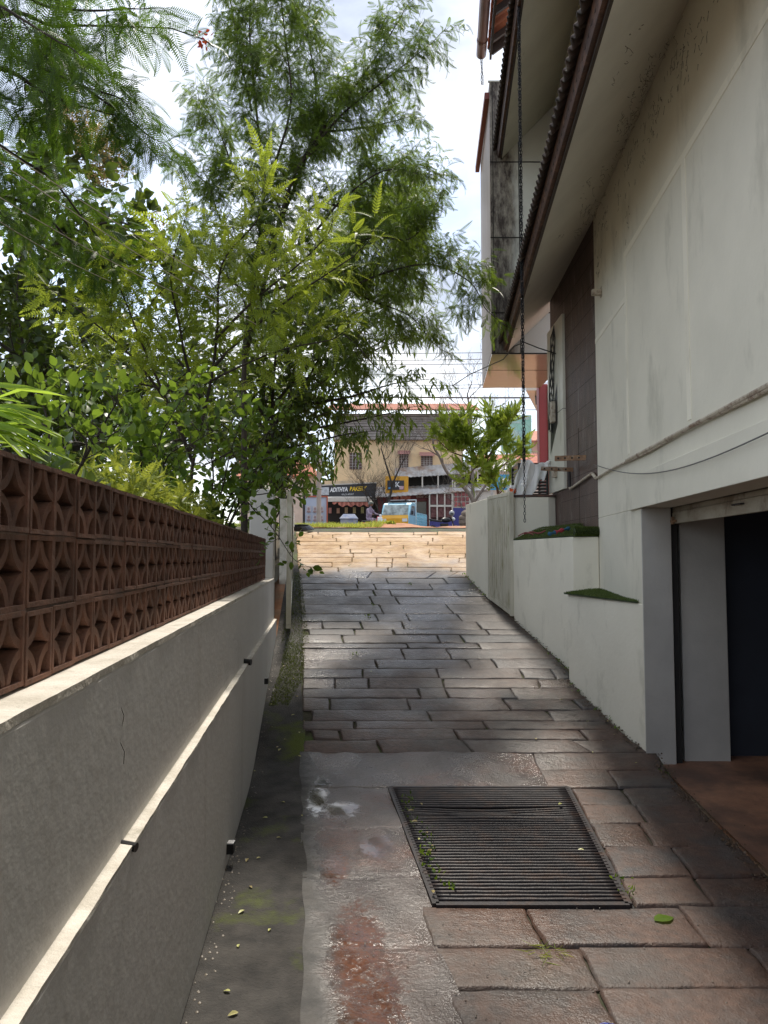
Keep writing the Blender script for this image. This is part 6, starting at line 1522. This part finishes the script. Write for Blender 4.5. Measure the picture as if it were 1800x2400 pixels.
for j in range(nv+1):
    th = math.pi*.62*j/nv
    for i in range(nu): a = 2*math.pi*i/nu; b.v.append((-.135+.145*math.sin(th)*math.cos(a), .125*math.sin(th)*math.sin(a), 1.66+.145*math.cos(th)+(.03 if math.cos(a) > .5 and j > 5 else 0)))
for j in range(nv):
    for i in range(nu): b.f.append((j*nu+i, (j+1)*nu+i, (j+1)*nu+(i+1) % nu, j*nu+(i+1) % nu)); b.mi.append(0)
o = b.build('helmet', mat('olive_helmet', (.12, .12, .09), None, 4, .3), PR, smooth=True)
for s_ in (-1, 1):
    b = MB(); c = Vector((.22, s_*.27, 1.08)); b.ball(c+Vector((.02, 0, 0)), .045, .032, .022, 10, 6)
    for k in range(4): b.tube([c+Vector((.045, (k-1.5)*.017, .012)), c+Vector((.085, (k-1.5)*.018, .01)), c+Vector((.095, (k-1.5)*.018, -.018)), c+Vector((.075, (k-1.5)*.018, -.034))], [.009, .008, .008, .006], 6)
    b.tube([c+Vector((.02, -s_*.03, -.005)), c+Vector((.055, -s_*.045, -.02))], [.010, .007], 6); b.build('hand', skin, PR, smooth=True)

# parked motorcycle
pos = at(1040, 1256, 38.5); pos.z = gz(38.5)
MC = root('motorcycle', 'parked black motorcycle with a silver helmet on its mirror before the barred shop', 'motorcycle', pos, rz=R(15)); LOCAL.add(MC.name)
for x in (-.62, .66):
    b = MB(); b.tube([(x+.24*math.cos(a), 0, .29+.24*math.sin(a)) for a in frange(0, 2*math.pi, .4)], .05, 8, cap=False); w_ = b.build('wheel', rub, MC); b = MB()
    for a in frange(0, 3.0, .5): b.tube([(x-.2*math.cos(a), 0, .29-.2*math.sin(a)), (x+.2*math.cos(a), 0, .29+.2*math.sin(a))], .008, 4)
    b.build('rim', M['steel'], w_)
b = MB(); b.ball((.12, 0, .86), .30, .14, .14); b.build('fuel_tank', M['black'], MC, smooth=True)
b = MB(); b.hexa([(-.75, -.12, .80), (-.1, -.12, .74), (-.1, .12, .74), (-.75, .12, .80), (-.8, -.12, .92), (-.1, -.12, .82), (-.1, .12, .82), (-.8, .12, .92)]); b.build('seat', M['black'], MC, bevel=.03)
b = MB(); b.box(-.15, .22, -.12, .12, .32, .68); b.tube([(.66, 0, .29), (.45, 0, .95)], .03, 6); b.tube([(-.62, 0, .29), (-.1, 0, .45)], .03, 6); b.tube([(.1, -.1, .4), (-.6, -.16, .30)], .035, 8); b.build('engine', M['steel'], MC)
b = MB(); b.tube([(.36, -.36, 1.06), (.44, 0, 1.0), (.36, .36, 1.06)], .016, 6); b.build('handlebar', M['steel'], MC); b = MB(); b.ball((.56, 0, .92), .09); b.build('headlight', wpt, MC)
b = MB(); c = Vector(pos); b.ball((c.x+.42, c.y-.15, c.z+1.22), .15, .15, .15, 16, 10); hm = root('helmet', 'silver grey helmet hung on the parked motorcycle', 'helmet', (c.x+.42, c.y-.15, c.z+1.07)); b.build('shell', mat('silver_shell', (.35, .35, .35), None, 3, .3), hm, smooth=True)
b = MB(); b.ball((c.x+.42, c.y-.20, c.z+1.19), .11, .115, .055, 12, 8); b.build('visor', M['black'], hm, smooth=True)
# bundle of sacks and shop front clutter
b = MB(); a = at(1082, 1256, 38); 
for k, (dx, dz, r_) in enumerate(((0, .28, .34), (.12, .75, .28), (.2, 1.15, .24), (.05, .95, .2))): b.ball((a.x+dx, 38, gz(38)+dz), r_, .3, r_*.9, 9, 7)
b.build('sack_pile', mat('brown_sacking', (.22, .17, .13), (.12, .09, .07), 8, .9), label='brown pile of tied sacks at the edge of the gate wall', cat='sacks')
b = MB(); a = at(822, 1256, 38.5); b.box(a.x-.55, a.x+.35, 38.5, 39.2, gz(38), gz(38)+.95); b.hexa([(a.x-.6, 38.4, gz(38)+.95), (a.x+.4, 38.4, gz(38)+.95), (a.x+.4, 39.3, gz(38)+.95), (a.x-.6, 39.3, gz(38)+.95), (a.x-.4, 38.6, gz(38)+1.2), (a.x+.2, 38.6, gz(38)+1.2), (a.x+.2, 39.1, gz(38)+1.2), (a.x-.4, 39.1, gz(38)+1.2)])
b.build('vending_cart', mat('blue_grey_cart', (.18, .22, .34), (.4, .4, .42), 4, .7), label='blue-grey tarpaulin-covered vending cart in front of the bakery', cat='cart')
